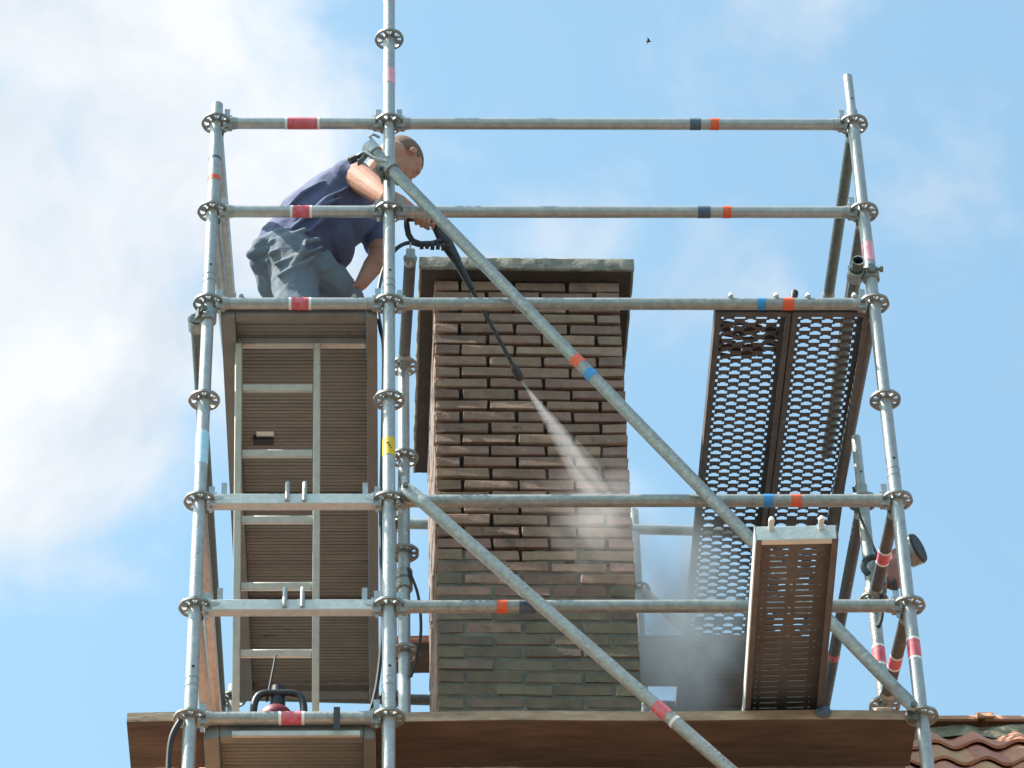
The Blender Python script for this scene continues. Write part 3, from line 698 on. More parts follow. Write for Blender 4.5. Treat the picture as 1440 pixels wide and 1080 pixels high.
# ladder
root = thing('ladder', 'pale aluminium ladder hanging below the worker\'s deck', 'ladder', (-0.43, 1.20, -1.60))
LS = R(61); lp = V((0, 0.200, -0.032)); ld = V((0, math.cos(LS), -math.sin(LS))); ln_ = V((0, math.sin(LS), math.cos(LS)))
for xx in (-0.590, -0.283):
    MB().obox(V((xx, 0, 0)) + lp + ld * 0.90, (0.0135, 0, 0), ld * 0.90, ln_ * 0.027).build('rail', 'alu', root, bevel=0.003)
for k in range(6):
    c = lp + ld * (0.178 + 0.2625 * k)
    b = MB(); b.obox(V((-0.4365, 0, 0)) + c, (0.140, 0, 0), ld * 0.0155, ln_ * 0.014); b.build('rung', 'alu', root, bevel=0.004)

# perforated steel planks
def perforated(xb, yb, is_open, th=0.0025):
    b = MB(); nx, ny = len(xb) - 1, len(yb) - 1
    solid = lambda i, j: 0 <= i < nx and 0 <= j < ny and not is_open(i, j)
    idx = {}
    def vid(i, j, k):
        if (i, j, k) not in idx: idx[(i, j, k)] = len(b.v); b.v.append(V((xb[i], yb[j], -th * k)))
        return idx[(i, j, k)]
    for j in range(ny):
        for i in range(nx):
            if not solid(i, j): continue
            b.f.append((vid(i, j, 0), vid(i + 1, j, 0), vid(i + 1, j + 1, 0), vid(i, j + 1, 0)))
            b.f.append((vid(i, j, 1), vid(i, j + 1, 1), vid(i + 1, j + 1, 1), vid(i + 1, j, 1)))
            for di, dj, e in ((-1, 0, ((i, j + 1), (i, j))), (1, 0, ((i + 1, j), (i + 1, j + 1))), (0, -1, ((i, j), (i + 1, j))), (0, 1, ((i + 1, j + 1), (i, j + 1)))):
                if not solid(i + di, j + dj):
                    (a0, a1), (c0, c1) = e; b.f.append((vid(a0, a1, 0), vid(a0, a1, 1), vid(c0, c1, 1), vid(c0, c1, 0)))
    return b
def steel_plank(width, length, label, loc, long_slots=False, cap_mat='shaded_steel', rot=None, weeds=False, group='perforated steel planks'):
    root = thing('steel_plank', label, 'scaffold plank', loc, group)
    if rot is not None: root.rotation_mode = 'QUATERNION'; root.rotation_quaternion = rot
    def lb(b, name, mk, parent=root, **k):
        me = b.mesh(name, **k); me.materials.append(M[mk]); return link(name, me, parent)
    hw = width / 2
    for s_ in (-1, 1):
        b = MB(); xo, xi = s_ * hw, s_ * (hw - 0.004)
        b.box((min(xo, xi), 0, -0.067), (max(xo, xi), length, 0.0)); xi2 = s_ * (hw - 0.022); xi3 = s_ * (hw - 0.0045)
        c_ = MB().box((min(xi3, xi2), 0.001, -0.067), (max(xi3, xi2), length - 0.001, -0.064)); lb(c_, 'rail_lip', 'shaded_steel', smooth=False); lb(b, 'side_rail', 'zinc_white' if (long_slots and s_ < 0) else 'shaded_steel', smooth=False)
    for y, s_ in ((0.0, 1), (length, -1)):
        b = MB().box((-hw + 0.0045, min(y, y + s_ * 0.028), -0.066), (hw - 0.0045, max(y, y + s_ * 0.028), -0.004)); lb(b, 'end_cap', cap_mat if y == 0 else 'shaded_steel', bevel=0.003)
        for xx in (-hw * 0.60, hw * 0.60):
            b = MB().path([(xx, y + s_ * 0.02, -0.03), (xx, y - s_ * 0.010, -0.014), (xx, y - s_ * 0.024, -0.006), (xx, y - s_ * 0.044, -0.010), (xx, y - s_ * 0.050, -0.026)], 0.010, n=8); lb(b, 'claw', 'zinc_white')
    if not long_slots:
        px = 0.0850; cx = px / 8; py = 0.0236; xs_ = [-hw + 0.005]; a = -hw + 0.026
        ncx = 22
        a = -ncx * cx / 2
        xs_ += [a + cx * i for i in range(ncx + 1)] + [hw - 0.005]
        ys_ = [0.029, 0.060]; rows = int((length - 0.10) / py)
        kind = [-1]
        ys_ = [0.0285]; kind = []
        y = 0.055
        for r_ in range(rows):
            ys_ += [y + py * 0.14, y + py * 0.40]; kind += [-1 if r_ == 0 else (r_ - 1, 'r'), (r_, 'b')]; y += py
        ys_ += [y + py * 0.14, length - 0.0285]; kind += [(rows - 1, 'r'), -1]
        solidrows = {int(rows * f) for f in (0.52, 0.80)}
        def op(i, j):
            k = kind[j]
            if k == -1 or i == 0 or i == ncx + 1: return False
            r_, t = k
            if r_ in solidrows: return False
            q = (i - 1 + (4 if r_ % 2 else 0)); c_, e = divmod(q, 8)
            lim = (ncx + (4 if r_ % 2 else 0)) // 8
            return (1 <= e <= 4) if t == 'r' else (2 <= e <= 3)
        lb(perforated(xs_, ys_, op), 'perforated_sheet', 'shaded_steel', smooth=False)
        if weeds:
            b = MB()
            for k in range(90):
                x = rnd.uniform(-hw + .03, hw - .03); y = rnd.uniform(0.13, 0.33); b.obox((x, y, 0.004), (rnd.uniform(.01, .035), rnd.uniform(-.008, .008), 0), (0, rnd.uniform(.004, .011), 0.001), (0, 0, 0.0025))
            o = lb(b, 'rubble_on_plank', 'mortar_deep', smooth=False); o['kind'] = 'stuff'
    else:
        xs_ = [-hw + 0.005, -hw + 0.040, -hw + 0.047, -hw + 0.062, -0.018, -0.006, 0.006, 0.018, hw - 0.062, hw - 0.047, hw - 0.040, hw - 0.005]
        ys_ = [0.0285]; kind = []; y = 0.062; k = 0
        while y < length - 0.06:
            ys_ += [y, y + 0.0085]; kind += [-1, k]; y += 0.0325; k += 1
        ys_.append(length - 0.0285); kind.append(-1)
        hs = {(i, kk): rnd.random() for i in (1, 5, 9) for kk in range(k)}
        def op(i, j):
            kk = kind[j]
            if kk == -1: return False
            if i in (3, 7): return True
            return i in (1, 5, 9) and hs[(i, kk)] < (0.5 if i != 5 else 0.3)
        lb(perforated(xs_, ys_, op), 'slotted_sheet', 'shaded_steel', smooth=False)
    return root
steel_plank(0.298, 2.615, 'perforated steel plank nearer the chimney with rubble at its front end', (1.428, 0.026, 0.043), weeds=True)
steel_plank(0.302, 2.615, 'perforated steel plank nearer the right side tube', (1.733, 0.026, 0.043))
# plank lying on the wooden plank and jutting out towards the street
pj = V((1.3855, -0.915, -1.864)); pq = Quaternion((0, 0, 1), R(-1.75))
steel_plank(0.283, 1.42, 'short slotted steel plank with white end jutting out towards the viewer', pj, long_slots=True, cap_mat='zinc_white', rot=pq, group=None)

# wooden planks
def wood_plank(x0, x1, y0, y1, z0, z1, label, mk='wood', edge='wood_edge', group='wooden planks', yaw=0.0):
    root = thing('wooden_plank', label, 'plank', (x0, y0, z0), group)
    b = MB(); n_ = max(8, int((x1 - x0) / 0.12))
    for i in range(n_ + 1):
        x = x0 + (x1 - x0) * i / n_; s_ = 0.003 * math.sin(i * 0.7) + rnd.uniform(-.0012, .0012); yo = yaw * (x - x0)
        b.v += [V((x, y0 + yo + 0.004, z0 + s_)), V((x, y1 + yo, z0 + s_)), V((x, y1 + yo, z1 + s_)), V((x, y0 + yo + 0.004, z1 + s_))]
    for i in range(n_):
        o = i * 4; b.f += [(o, o + 4, o + 5, o + 1), (o + 1, o + 5, o + 6, o + 2), (o + 2, o + 6, o + 7, o + 3), (o + 3, o + 7, o + 4, o)]
    b.f += [(0, 1, 2, 3), (n_ * 4, n_ * 4 + 3, n_ * 4 + 2, n_ * 4 + 1)]
    b.build('board', mk, root, bevel=0.002)
    b = MB()
    for i in range(n_ + 1):
        x = x0 + 0.001 + (x1 - x0 - 0.002) * i / n_; s_ = 0.003 * math.sin(i * 0.7) + rnd.uniform(-.001, .001); yo = yaw * (x - x0)
        e = rnd.uniform(-.0012, .0012)
        b.v += [V((x, y0 + yo + e, z0 + 0.004 + s_)), V((x, y0 + yo + 0.006, z0 + 0.004 + s_)), V((x, y0 + yo + 0.006, z1 - 0.001 + s_)), V((x, y0 + yo + e, z1 - 0.001 + s_))]
    for i in range(n_):
        o = i * 4; b.f += [(o, o + 4, o + 5, o + 1), (o + 1, o + 5, o + 6, o + 2), (o + 2, o + 6, o + 7, o + 3), (o + 3, o + 7, o + 4, o)]
    b.f += [(0, 1, 2, 3), (n_ * 4, n_ * 4 + 3, n_ * 4 + 2, n_ * 4 + 1)]
    b.build('sawn_edge', edge, root, smooth=False)
    return root
wood_plank(-0.932, 1.893, 0.046, 0.330, -1.982, -1.938, 'long brown wooden plank along the bottom, sticking out left of the scaffold')
wood_plank(-0.040, 1.880, 0.338, 0.590, -1.988, -1.946, 'second brown wooden plank just behind the long one')
wood_plank(0.030, 1.860, 2.085, 2.300, -0.070, -0.028, 'reddish rear board seen beyond the chimney on both sides', mk='wood', edge='wood_red')
wood_plank(0.80, 1.860, 2.306, 2.402, -0.070, -0.030, 'narrow rear board in the mist right of the chimney', mk='wood', edge='wood_red')
wood_plank(1.262, 1.860, 2.408, 2.560, -0.070, -0.030, 'short rear board under the far ends of the perforated planks', mk='wood', edge='wood_red')
root = thing('wooden_block', 'small brown wooden block on the right end of the long plank', 'wooden block', (1.80, 0.30, -1.93))
MB().box((1.752, 0.20, -1.934), (1.865, 0.33, -1.850)).build('block', 'wood', root, bevel=0.006)
MB().box((1.770, 0.21, -1.850), (1.835, 0.31, -1.800)).build('top_wedge', 'wood_edge', root, bevel=0.006)
root = thing('rag', 'dark blue tape lump on the plank edge at the jutting steel plank', 'tape', (1.55, 0.03, -1.96))
MB().ellipsoid((1.556, 0.036, -1.952), (0.030, 0, 0), (0, 0.012, 0), (0, 0, 0.024), n=12, m_=8).build('lump', 'navy_tape', root)
root = thing('rubber_grip', 'black rubber grip poking up above the front tube over the perforated planks', 'grip', (1.59, 0.10, 0.05))
MB().capsule((1.585, 0.10, 0.050), (1.607, 0.10, 0.150), 0.010, 0.016, n=12).build('grip', 'rubber', root)

# ================================================================== worker
HP = V((0.050, 0.40, 1.190)); tilt = R(50)
hf = V((math.cos(tilt) * math.cos(R(52)), math.cos(tilt) * math.sin(R(52)), -math.sin(tilt))).normalized(); hs_ = V((-math.sin(R(52)), math.cos(R(52)), 0)); hs_ = (hs_ - hf * hs_.dot(hf)).normalized(); hu = hf.cross(hs_) ; hu = hu if hu.z > 0 else -hu
def H(f, s_, u): return HP + hf * f + hs_ * s_ + hu * u
person = thing('person', 'worker in navy T-shirt and grey work trousers kneeling on the deck, holding the lance', 'person', (-0.36, 0.40, 0.045))
body = MB()
body.ellipsoid(H(-0.008, 0, 0.030), hf * 0.098, hs_ * 0.077, hu * 0.092)          # cranium
body.ellipsoid(H(0.030, 0, -0.045), hf * 0.062, hs_ * 0.060, hu * 0.078)          # face
body.ellipsoid(H(0.042, 0, -0.095), hf * 0.042, hs_ * 0.042, hu * 0.026)          # chin
body.capsule(H(0.084, 0, 0.012), H(0.108, 0, -0.026), 0.009, 0.014)               # nose
body.capsule(H(0.070, -0.036, 0.026), H(0.070, 0.036, 0.026), 0.016)              # brow
body.capsule(H(0.078, -0.018, -0.064), H(0.078, 0.018, -0.064), 0.010)            # mouth
for s_ in (-1, 1):
    body.ellipsoid(H(-0.008, s_ * 0.078, -0.012), hf * 0.016 - hu * 0.004, hs_ * 0.008, hu * 0.028)
    body.ellipsoid(H(0.052, s_ * 0.040, -0.022), hf * 0.026, hs_ * 0.020, hu * 0.024)
neck0 = V((-0.085, 0.40, 1.035))
body.capsule(neck0, H(-0.030, 0, -0.055), 0.066, 0.060)
SR, ER, WR = V((-0.128, 0.235, 0.925)), V((-0.004, 0.10, 0.668)), V((0.098, 0.285, 0.772))
SLf, EL, WL = V((-0.060, 0.545, 0.985)), V((-0.040, 0.475, 0.705)), V((-0.112, 0.425, 0.505))
body.capsule(SR, SR.lerp(ER, 0.45), 0.062, 0.053); body.capsule(SR.lerp(ER, 0.4), ER, 0.054, 0.042)
body.capsule(ER, ER.lerp(WR, 0.4), 0.042, 0.043); body.capsule(ER.lerp(WR, 0.35), WR, 0.043, 0.028, flat=None)
body.capsule(SLf, SLf.lerp(EL, 0.5), 0.060, 0.050); body.capsule(SLf.lerp(EL, 0.45), EL, 0.050, 0.041)
body.capsule(EL, EL.lerp(WL, 0.4), 0.042, 0.042); body.capsule(EL.lerp(WL, 0.35), WL, 0.042, 0.028)
body.capsule((-0.38, 0.40, 0.60), (-0.20, 0.40, 0.90), 0.115, 0.125); body.capsule((-0.20, 0.33, 0.90), (-0.16, 0.48, 0.93), 0.10, 0.10)
# right hand closed round the bar of the D-handle (bar runs along gdir)
GA, GB = V((0.098, 0.322, 0.774)), V((0.212, 0.338, 0.742)); gdir = (GB - GA).normalized()
pc = GA.lerp(GB, 0.42)
hup = V((0, -0.25, 1)); hup = (hup - gdir * hup.dot(gdir)).normalized(); hfr = gdir.cross(hup).normalized()
if hfr.y > 0: hfr = -hfr                       # hfr points to the viewer
body.capsule(WR, pc + hup * 0.022 - gdir * 0.02, 0.028, 0.027)
body.capsule(pc + hup * 0.026 - gdir * 0.030, pc + hup * 0.026 + gdir * 0.042, 0.020, 0.018)
for k in range(4):                             # fingers over the top, down the far side and back under the bar
    c = pc + gdir * (-0.030 + 0.0235 * k); r_ = (0.0092, 0.0098, 0.0095, 0.0082)[k]; e = (0.9, 1.0, 0.97, 0.85)[k]
    pts = [c + hup * 0.024 + hfr * 0.004, c + hup * 0.012 * e + hfr * 0.025, c - hup * 0.014 * e + hfr * 0.026, c - hup * 0.027 * e + hfr * 0.008]
    for a, b_ in zip(pts, pts[1:]): body.capsule(a, b_, r_, r_ * 0.93, n=10)
tp = [pc - gdir * 0.030 + hup * 0.020 - hfr * 0.010, pc - gdir * 0.012 + hup * 0.004 - hfr * 0.028, pc + gdir * 0.020 - hup * 0.010 - hfr * 0.026]
for a, b_ in zip(tp, tp[1:]): body.capsule(a, b_, 0.0115, 0.0095, n=10)
# left hand spread on the raised knee
lh = V((-0.135, 0.418, 0.468)); ldn = (V((-0.165, 0.408, 0.420)) - WL).normalized()
lsd = V((0.35, -0.9, 0.25)); lsd = (lsd - ldn * lsd.dot(ldn)).normalized()
body.capsule(WL, lh, 0.027, 0.024); body.capsule(lh + lsd * 0.020, lh - lsd * 0.022, 0.021, 0.020)
for k in range(4):
    r0 = lh + lsd * (0.030 - 0.0215 * k) + ldn * 0.016; l_ = (0.062, 0.074, 0.072, 0.058)[k]
    kn = r0 + ldn * l_ * 0.45 + V((-0.012, -0.004, 0.010)); tipp = kn + ldn * l_ * 0.45 + V((-0.010, 0.004, -0.016))
    body.capsule(r0, kn, 0.0098, 0.0092, n=10); body.capsule(kn, tipp, 0.0092, 0.0080, n=10)
t1 = lh + V((-0.030, -0.020, 0.008)); body.capsule(lh + V((-0.006, -0.012, 0.006)), t1, 0.0125, 0.011, n=10); body.capsule(t1, t1 + V((-0.034, -0.004, -0.010)), 0.011, 0.009, n=10)
def skinny(b, name, mk, voxel, it=6, wr=0.0, wsize=0.05, fac=0.5):
    o = b.build(name, mk, person)
    r_ = o.modifiers.new('remesh', 'REMESH'); r_.mode = 'VOXEL'; r_.voxel_size = voxel; r_.use_smooth_shade = True
    s_ = o.modifiers.new('smooth', 'SMOOTH'); s_.iterations = it; s_.factor = fac
    if wr:
        tx = bpy.data.textures.new(name + '_folds', 'CLOUDS'); tx.noise_scale = wsize; tx.noise_depth = 3
        d_ = o.modifiers.new('folds', 'DISPLACE'); d_.texture = tx; d_.strength = wr; d_.mid_level = 0.5; d_.texture_coords = 'LOCAL'
        tm = bpy.data.textures.new(name + '_creases', 'MARBLE'); tm.noise_scale = 0.14; tm.turbulence = 6.0; tm.noise_depth = 2; tm.marble_type = 'SHARP'
        d2 = o.modifiers.new('creases', 'DISPLACE'); d2.texture = tm; d2.strength = wr * 0.32; d2.mid_level = 0.5; d2.texture_coords = 'LOCAL'
        s2 = o.modifiers.new('smooth2', 'SMOOTH'); s2.iterations = 3
    return o
skinny(body, 'body', 'skin', 0.0042, 4)
# shirt
b = MB()
b.capsule((-0.410, 0.40, 0.625), (-0.315, 0.40, 0.765), 0.158, 0.154, flat=((0, 1, 0), 1.12))
b.capsule((-0.33, 0.40, 0.74), (-0.205, 0.40, 0.905), 0.150, 0.152, flat=((0, 1, 0), 1.22))
b.capsule((-0.215, 0.40, 0.89), (-0.135, 0.40, 0.985), 0.150, 0.115, flat=((0, 1, 0), 1.18))
b.capsule((-0.150, 0.29, 0.950), (-0.105, 0.50, 0.985), 0.088, 0.088)
b.capsule((-0.125, 0.40, 1.00), (-0.085, 0.40, 1.045), 0.085, 0.074)
b.capsule((-0.165, 0.262, 0.955), SR + V((-0.006, 0.012, 0.012)), 0.074, 0.066)          # right sleeve, pushed up to the shoulder
b.capsule(SLf, SLf.lerp(EL, 0.62), 0.076, 0.062)                                          # left sleeve
b.capsule((-0.365, 0.41, 0.815), (-0.215, 0.41, 0.985), 0.118, 0.112, flat=((0, 1, 0), 1.2))
b.ellipsoid((-0.215, 0.40, 0.70), (0.075, 0, 0), (0, 0.13, 0), (0, 0, 0.09))              # loose belly of the shirt
for f0, f1, fr in (((-0.165, 0.222, 0.855), (-0.330, 0.216, 0.690), .013), ((-0.195, 0.216, 0.790), (-0.400, 0.222, 0.615), .012), ((-0.270, 0.222, 0.885), (-0.425, 0.232, 0.735), .012), ((-0.175, 0.226, 0.740), (-0.330, 0.224, 0.600), .012),
                   ((-0.470, 0.300, 0.760), (-0.420, 0.235, 0.640), .012), ((-0.500, 0.330, 0.720), (-0.450, 0.240, 0.590), .013)):
    md = (V(f0) + V(f1)) / 2 + V((-0.008, -0.004, 0.010)); b.capsule(f0, md, fr * 0.6, fr); b.capsule(md, f1, fr, fr * 0.6)
skinny(b, 'shirt', 'shirt', 0.0058, 4, 0.016, 0.080)
# trousers
b = MB()
b.capsule((-0.420, 0.34, 0.560), (-0.420, 0.46, 0.560), 0.128, 0.128)
b.capsule((-0.400, 0.300, 0.54), (-0.350, 0.255, 0.135), 0.108, 0.080); b.capsule((-0.350, 0.255, 0.130), (-0.585, 0.46, 0.115), 0.072, 0.056)
b.capsule((-0.375, 0.480, 0.545), (-0.185, 0.450, 0.425), 0.108, 0.082); b.capsule((-0.185, 0.450, 0.420), (-0.225, 0.500, 0.14), 0.078, 0.062)
b.capsule((-0.500, 0.32, 0.530), (-0.455, 0.27, 0.575), 0.068, 0.058)                      # bulging seat pocket
b.capsule((-0.330, 0.300, 0.47), (-0.215, 0.340, 0.42), 0.088, 0.075)
for f0, f1, fr in (((-0.285, 0.215, 0.560), (-0.475, 0.205, 0.470), .017), ((-0.275, 0.205, 0.505), (-0.455, 0.188, 0.395), .016), ((-0.300, 0.195, 0.440), (-0.440, 0.185, 0.330), .015), ((-0.345, 0.205, 0.600), (-0.480, 0.215, 0.545), .014),
                   ((-0.335, 0.190, 0.530), (-0.385, 0.180, 0.380), .014), ((-0.250, 0.255, 0.520), (-0.180, 0.345, 0.440), .016), ((-0.230, 0.262, 0.465), (-0.300, 0.235, 0.400), .015), ((-0.545, 0.33, 0.57), (-0.49, 0.24, 0.46), .016), ((-0.25, 0.34, 0.575), (-0.15, 0.37, 0.475), .014)):
    sk = V((0.0, 0.007, 0.0)); md = (V(f0) + V(f1)) / 2 + V((0.012, 0.001, -0.010)); b.capsule(V(f0) + sk, md, fr * 0.7, fr); b.capsule(md, V(f1) + sk, fr, fr * 0.6)
skinny(b, 'trousers', 'trouser', 0.0055, 7, 0.022, 0.10)
b = MB()
b.capsule((-0.520, 0.265, 0.565), (-0.420, 0.225, 0.600), 0.040, 0.036, flat=((0, 1, 0), 0.7)); b.capsule((-0.545, 0.285, 0.530), (-0.450, 0.235, 0.535), 0.034, 0.030, flat=((0, 1, 0), 0.7))
skinny(b, 'back_pocket', 'trouser', 0.006, 5, 0.018, 0.05)
b = MB(); b.capsule((-0.205, 0.50, 0.085), (-0.085, 0.475, 0.080), 0.046, 0.040); b.capsule((-0.225, 0.50, 0.14), (-0.22, 0.50, 0.085), 0.050, 0.047); skinny(b, 'boot', 'boot', 0.007, 4)
b = MB(); b.capsule((-0.575, 0.45, 0.11), (-0.600, 0.54, 0.085), 0.047, 0.038); skinny(b, 'boot', 'boot', 0.007, 4)
b = MB()
for k in range(1):
    b.ellipsoid(H(-0.010, 0, 0.031), hf * 0.0985, hs_ * 0.0785, hu * 0.0935, n=56, m_=40)
hairmb = MB()
for f_ in b.f:
    c = sum((b.v[i] for i in f_), V((0, 0, 0))) / len(f_); q_ = c - HP
    fF, uU = q_.dot(hf), q_.dot(hu)
    if (fF < 0.062 and uU > 0.050) or (fF < -0.018 and uU > -0.035) or (fF < 0.02 and uU > 0.012): hairmb.f.append(f_)
hairmb.v = b.v
hairmb.build('cropped_hair', 'hair', person)
for s_ in (-1, 1): MB().ellipsoid(H(0.066, s_ * 0.030, -0.004), hf * 0.012, hs_ * 0.013, hu * 0.009, n=12, m_=8).build('eye', 'eye', person)
MB().obox((-0.128, 0.196, 1.010), (0.006, 0.0, 0.002), (0.0, 0.022, 0.030), (0.002, -0.004, 0.003)).build('shoulder_print', 'shoulder_print', person, bevel=0.001)
MB().ellipsoid((-0.072, 0.455, 0.852), (0.014, 0.004, 0), (0.0, 0.006, 0), (0, 0, 0.026), n=12, m_=8).build('sleeve_badge', 'badge', person)

# ================================================================== pressure washer lance, hose
root = thing('pressure_washer_lance', 'black pressure washer gun and lance pointing down at the chimney', 'spray lance', V((0.10, 0.33, 0.62)))
A0, A1 = GA - gdir * 0.022, GB + gdir * 0.012
loop = [A1, GA.lerp(GB, 0.6), A0 + gdir * 0.03, A0 + V((-0.006, 0, -0.014)), A0 + V((-0.004, 0.0, -0.055)), A0 + V((0.002, 0, -0.10)), A0 + V((0.018, 0, -0.136)), A0 + V((0.050, 0.002, -0.152)), A0 + V((0.10, 0.004, -0.148)), A0 + V((0.135, 0.006, -0.130))]
MB().path(loop, 0.0125, n=12).build('handle_loop', 'black', root)
ND = (V((0.535, 0.600, 0.131)) - V((0.275, 0.395, 0.605))).normalized()
g0 = V((0.196, 0.338, 0.742)); g1 = V((0.275, 0.395, 0.605))
b = MB().capsule(g0, g0.lerp(g1, 0.45), 0.022, 0.031, n=14, flat=((0, 1, 0), 0.75)); b.capsule(g0.lerp(g1, 0.35), g1, 0.031, 0.021, n=14, flat=((0, 1, 0), 0.8)); b.build('gun_body', 'black', root)
b = MB()
for k in range(6):
    a = A0 + V((0.048 + 0.022 * k, 0.004, -0.158 - 0.002 * k)); b.tube(a, a + V((0.016, 0, -0.001)), 0.0165 - 0.003 * (k % 2), n=12)
b.build('hose_fitting', 'rubber', root)
nz = V((0.535, 0.600, 0.131))
MB().tube(g1 - ND * 0.02, g1 + ND * 0.14, 0.0185, n=14, r1=0.0135).build('grip_sleeve', 'black', root)
MB().tube(g1 + ND * 0.13, nz - ND * 0.06, 0.0085, n=12).build('lance_tube', 'lance', root)
b = MB().tube(nz - ND * 0.075, nz - ND * 0.055, 0.010, n=14, r1=0.0185); b.tube(nz - ND * 0.055, nz - ND * 0.018, 0.0185, n=14); b.tube(nz - ND * 0.018, nz, 0.0185, n=14, r1=0.010); b.build('nozzle', 'lance', root)
def smooth_pts(P, n_=6):
    P = [V(p) for p in P]; out = []
    for i in range(len(P) - 1):
        a, b_, c, d = P[max(i - 1, 0)], P[i], P[i + 1], P[min(i + 2, len(P) - 1)]
        for k in range(n_):
            t = k / n_; out.append(0.5 * ((2 * b_) + (c - a) * t + (2 * a - 5 * b_ + 4 * c - d) * t * t + (3 * b_ - a - 3 * c + d) * t ** 3))
    return out + [P[-1]]
hs0 = A0 + V((0.046, 0.004, -0.158))
root = thing('hose', 'thin black hose looping from the spray gun down past the deck edge', 'hose', (-0.035, 0.12, -1.9))
MB().path(smooth_pts([hs0, hs0 + V((-0.05, -0.02, -0.006)), (0.020, 0.25, 0.520), (-0.025, 0.21, 0.370), (-0.046, 0.15, 0.15), (-0.034, 0.12, -0.02), (-0.020, 0.11, -0.14), (-0.022, 0.12, -0.5), (-0.030, 0.16, -1.0), (-0.025, 0.20, -1.5), (-0.09, 0.24, -1.85), (-0.30, 0.30, -1.965)]), 0.0085, n=8).build('hose_line', 'rubber', root)
root = thing('cable', 'thin dark cable hanging beside the inner standard left of the chimney', 'cable', (0.09, 0.90, -1.6))
MB().path(smooth_pts([(0.075, 0.90, -0.60), (0.115, 0.90, -0.74), (0.125, 0.90, -0.92), (0.105, 0.90, -1.06), (0.085, 0.90, -1.14)]), 0.006, n=8).build('cable_line', 'rubber', root)

# machine on the lower deck
root = thing('pressure_washer', 'red machine with black roll bar standing on the lower deck', 'pressure washer', (-0.40, 0.25, -1.985))
b = MB(); b.ellipsoid((-0.410, 0.27, -1.825), (0.072, 0, 0), (0, 0.09, 0), (0, 0, 0.062)); b.box((-0.475, 0.20, -1.95), (-0.335, 0.35, -1.82)); b.build('housing', 'redpaint', root, bevel=0.008)
bar = smooth_pts([(-0.492, 0.24, -1.975), (-0.492, 0.24, -1.80), (-0.482, 0.24, -1.735), (-0.455, 0.24, -1.712), (-0.40, 0.24, -1.710), (-0.345, 0.24, -1.712), (-0.318, 0.24, -1.735), (-0.308, 0.24, -1.80), (-0.308, 0.24, -1.975)], 4)
MB().path(bar, 0.014, n=12).build('roll_bar', 'black', root)
b = MB().tube((-0.405, 0.26, -1.79), (-0.405, 0.26, -1.672), 0.030, n=16, r1=0.026); b.build('filler_cap', 'black', root)
MB().tube((-0.445, 0.25, -1.74), (-0.417, 0.27, -1.515), 0.0042, n=8).build('rod', 'rubber', root)
for s_ in (-1, 1): MB().tube((-0.40 + s_ * 0.10, 0.33, -1.93), (-0.40 + s_ * 0.075, 0.33, -1.93), 0.045, n=20).build('wheel', 'rubber', root)
root = thing('strap', 'dark strap looped over the lowest front tube', 'strap', (-0.185, -0.03, -2.06))
MB().box((-0.195, -0.032, -2.075), (-0.172, -0.0285, -1.974)).build('strap_band', 'rubber', root, smooth=False)
root = thing('light_strip', 'pale strip under the lowest front tube of the left bay', 'strip', (-0.54, 0.01, -2.07))
MB().box((-0.555, 0.004, -2.072), (-0.10, 0.020, -2.050)).build('strip', 'alu', root, bevel=0.002)
root = thing('strap', 'dark strap hanging from the front left standard beside the plank end', 'strap', (-0.775, 0.02, -2.4))
MB().path(smooth_pts([(-0.735, -0.02, -2.02), (-0.765, -0.01, -2.09), (-0.772, 0.0, -2.20), (-0.765, 0.0, -2.42)]), [0.011] * 19, n=8).build('strap_band', 'rubber', root)

# hoist on the inner right standard
root = thing('hoist', 'faded red hoist with round dark drum clamped beside the front right standard', 'hoist', (1.96, 0.58, -0.95))
ax = V((0.80, -0.56, 0.10)).normalized(); c = V((2.052, 0.585, -0.765))
MB().tube(c - ax * 0.035, c + ax * 0.012, 0.060, n=28, r1=0.064).build('drum', 'galv_worn', root)
MB().tube(c + ax * 0.0125, c + ax * 0.022, 0.063, n=28, r1=0.058).build('drum_face', 'rubber', root)
b = MB().ellipsoid((1.965, 0.60, -0.86), (0.052, 0, 0), (0, 0.05, 0), (0.01, 0, 0.088)); b.obox((1.985, 0.60, -0.80), (0.045, -0.02, 0.02), (0.01, 0.035, 0), (0, 0, 0.035)); b.build('housing', 'hoist', root, bevel=0.006)
MB().path(smooth_pts([(1.93, 0.56, -0.835), (1.88, 0.53, -0.845), (1.845, 0.53, -0.865), (1.835, 0.53, -0.90), (1.85, 0.53, -0.93)]), 0.013, n=8).build('handle', 'black', root)
MB().path(smooth_pts([(1.90, 0.56, -0.95), (1.895, 0.55, -1.05), (1.885, 0.55, -1.13), (1.87, 0.55, -1.17)]), 0.009, n=8).build('lead', 'rubber', root)
MB().path(smooth_pts([(1.955, 0.57, -0.93), (1.955, 0.56, -1.02), (1.945, 0.56, -1.10)]), 0.010, n=8).build('lead', 'rubber', root)
root = thing('cable', 'thin dark cable running down the short inner right standard', 'cable', (1.84, 0.58, -0.8))
MB().path(smooth_pts([(1.835, 0.57, -0.46), (1.85, 0.575, -0.60), (1.885, 0.575, -0.74), (1.90, 0.575, -0.80)]), 0.0055, n=8).build('cable_line', 'rubber', root)

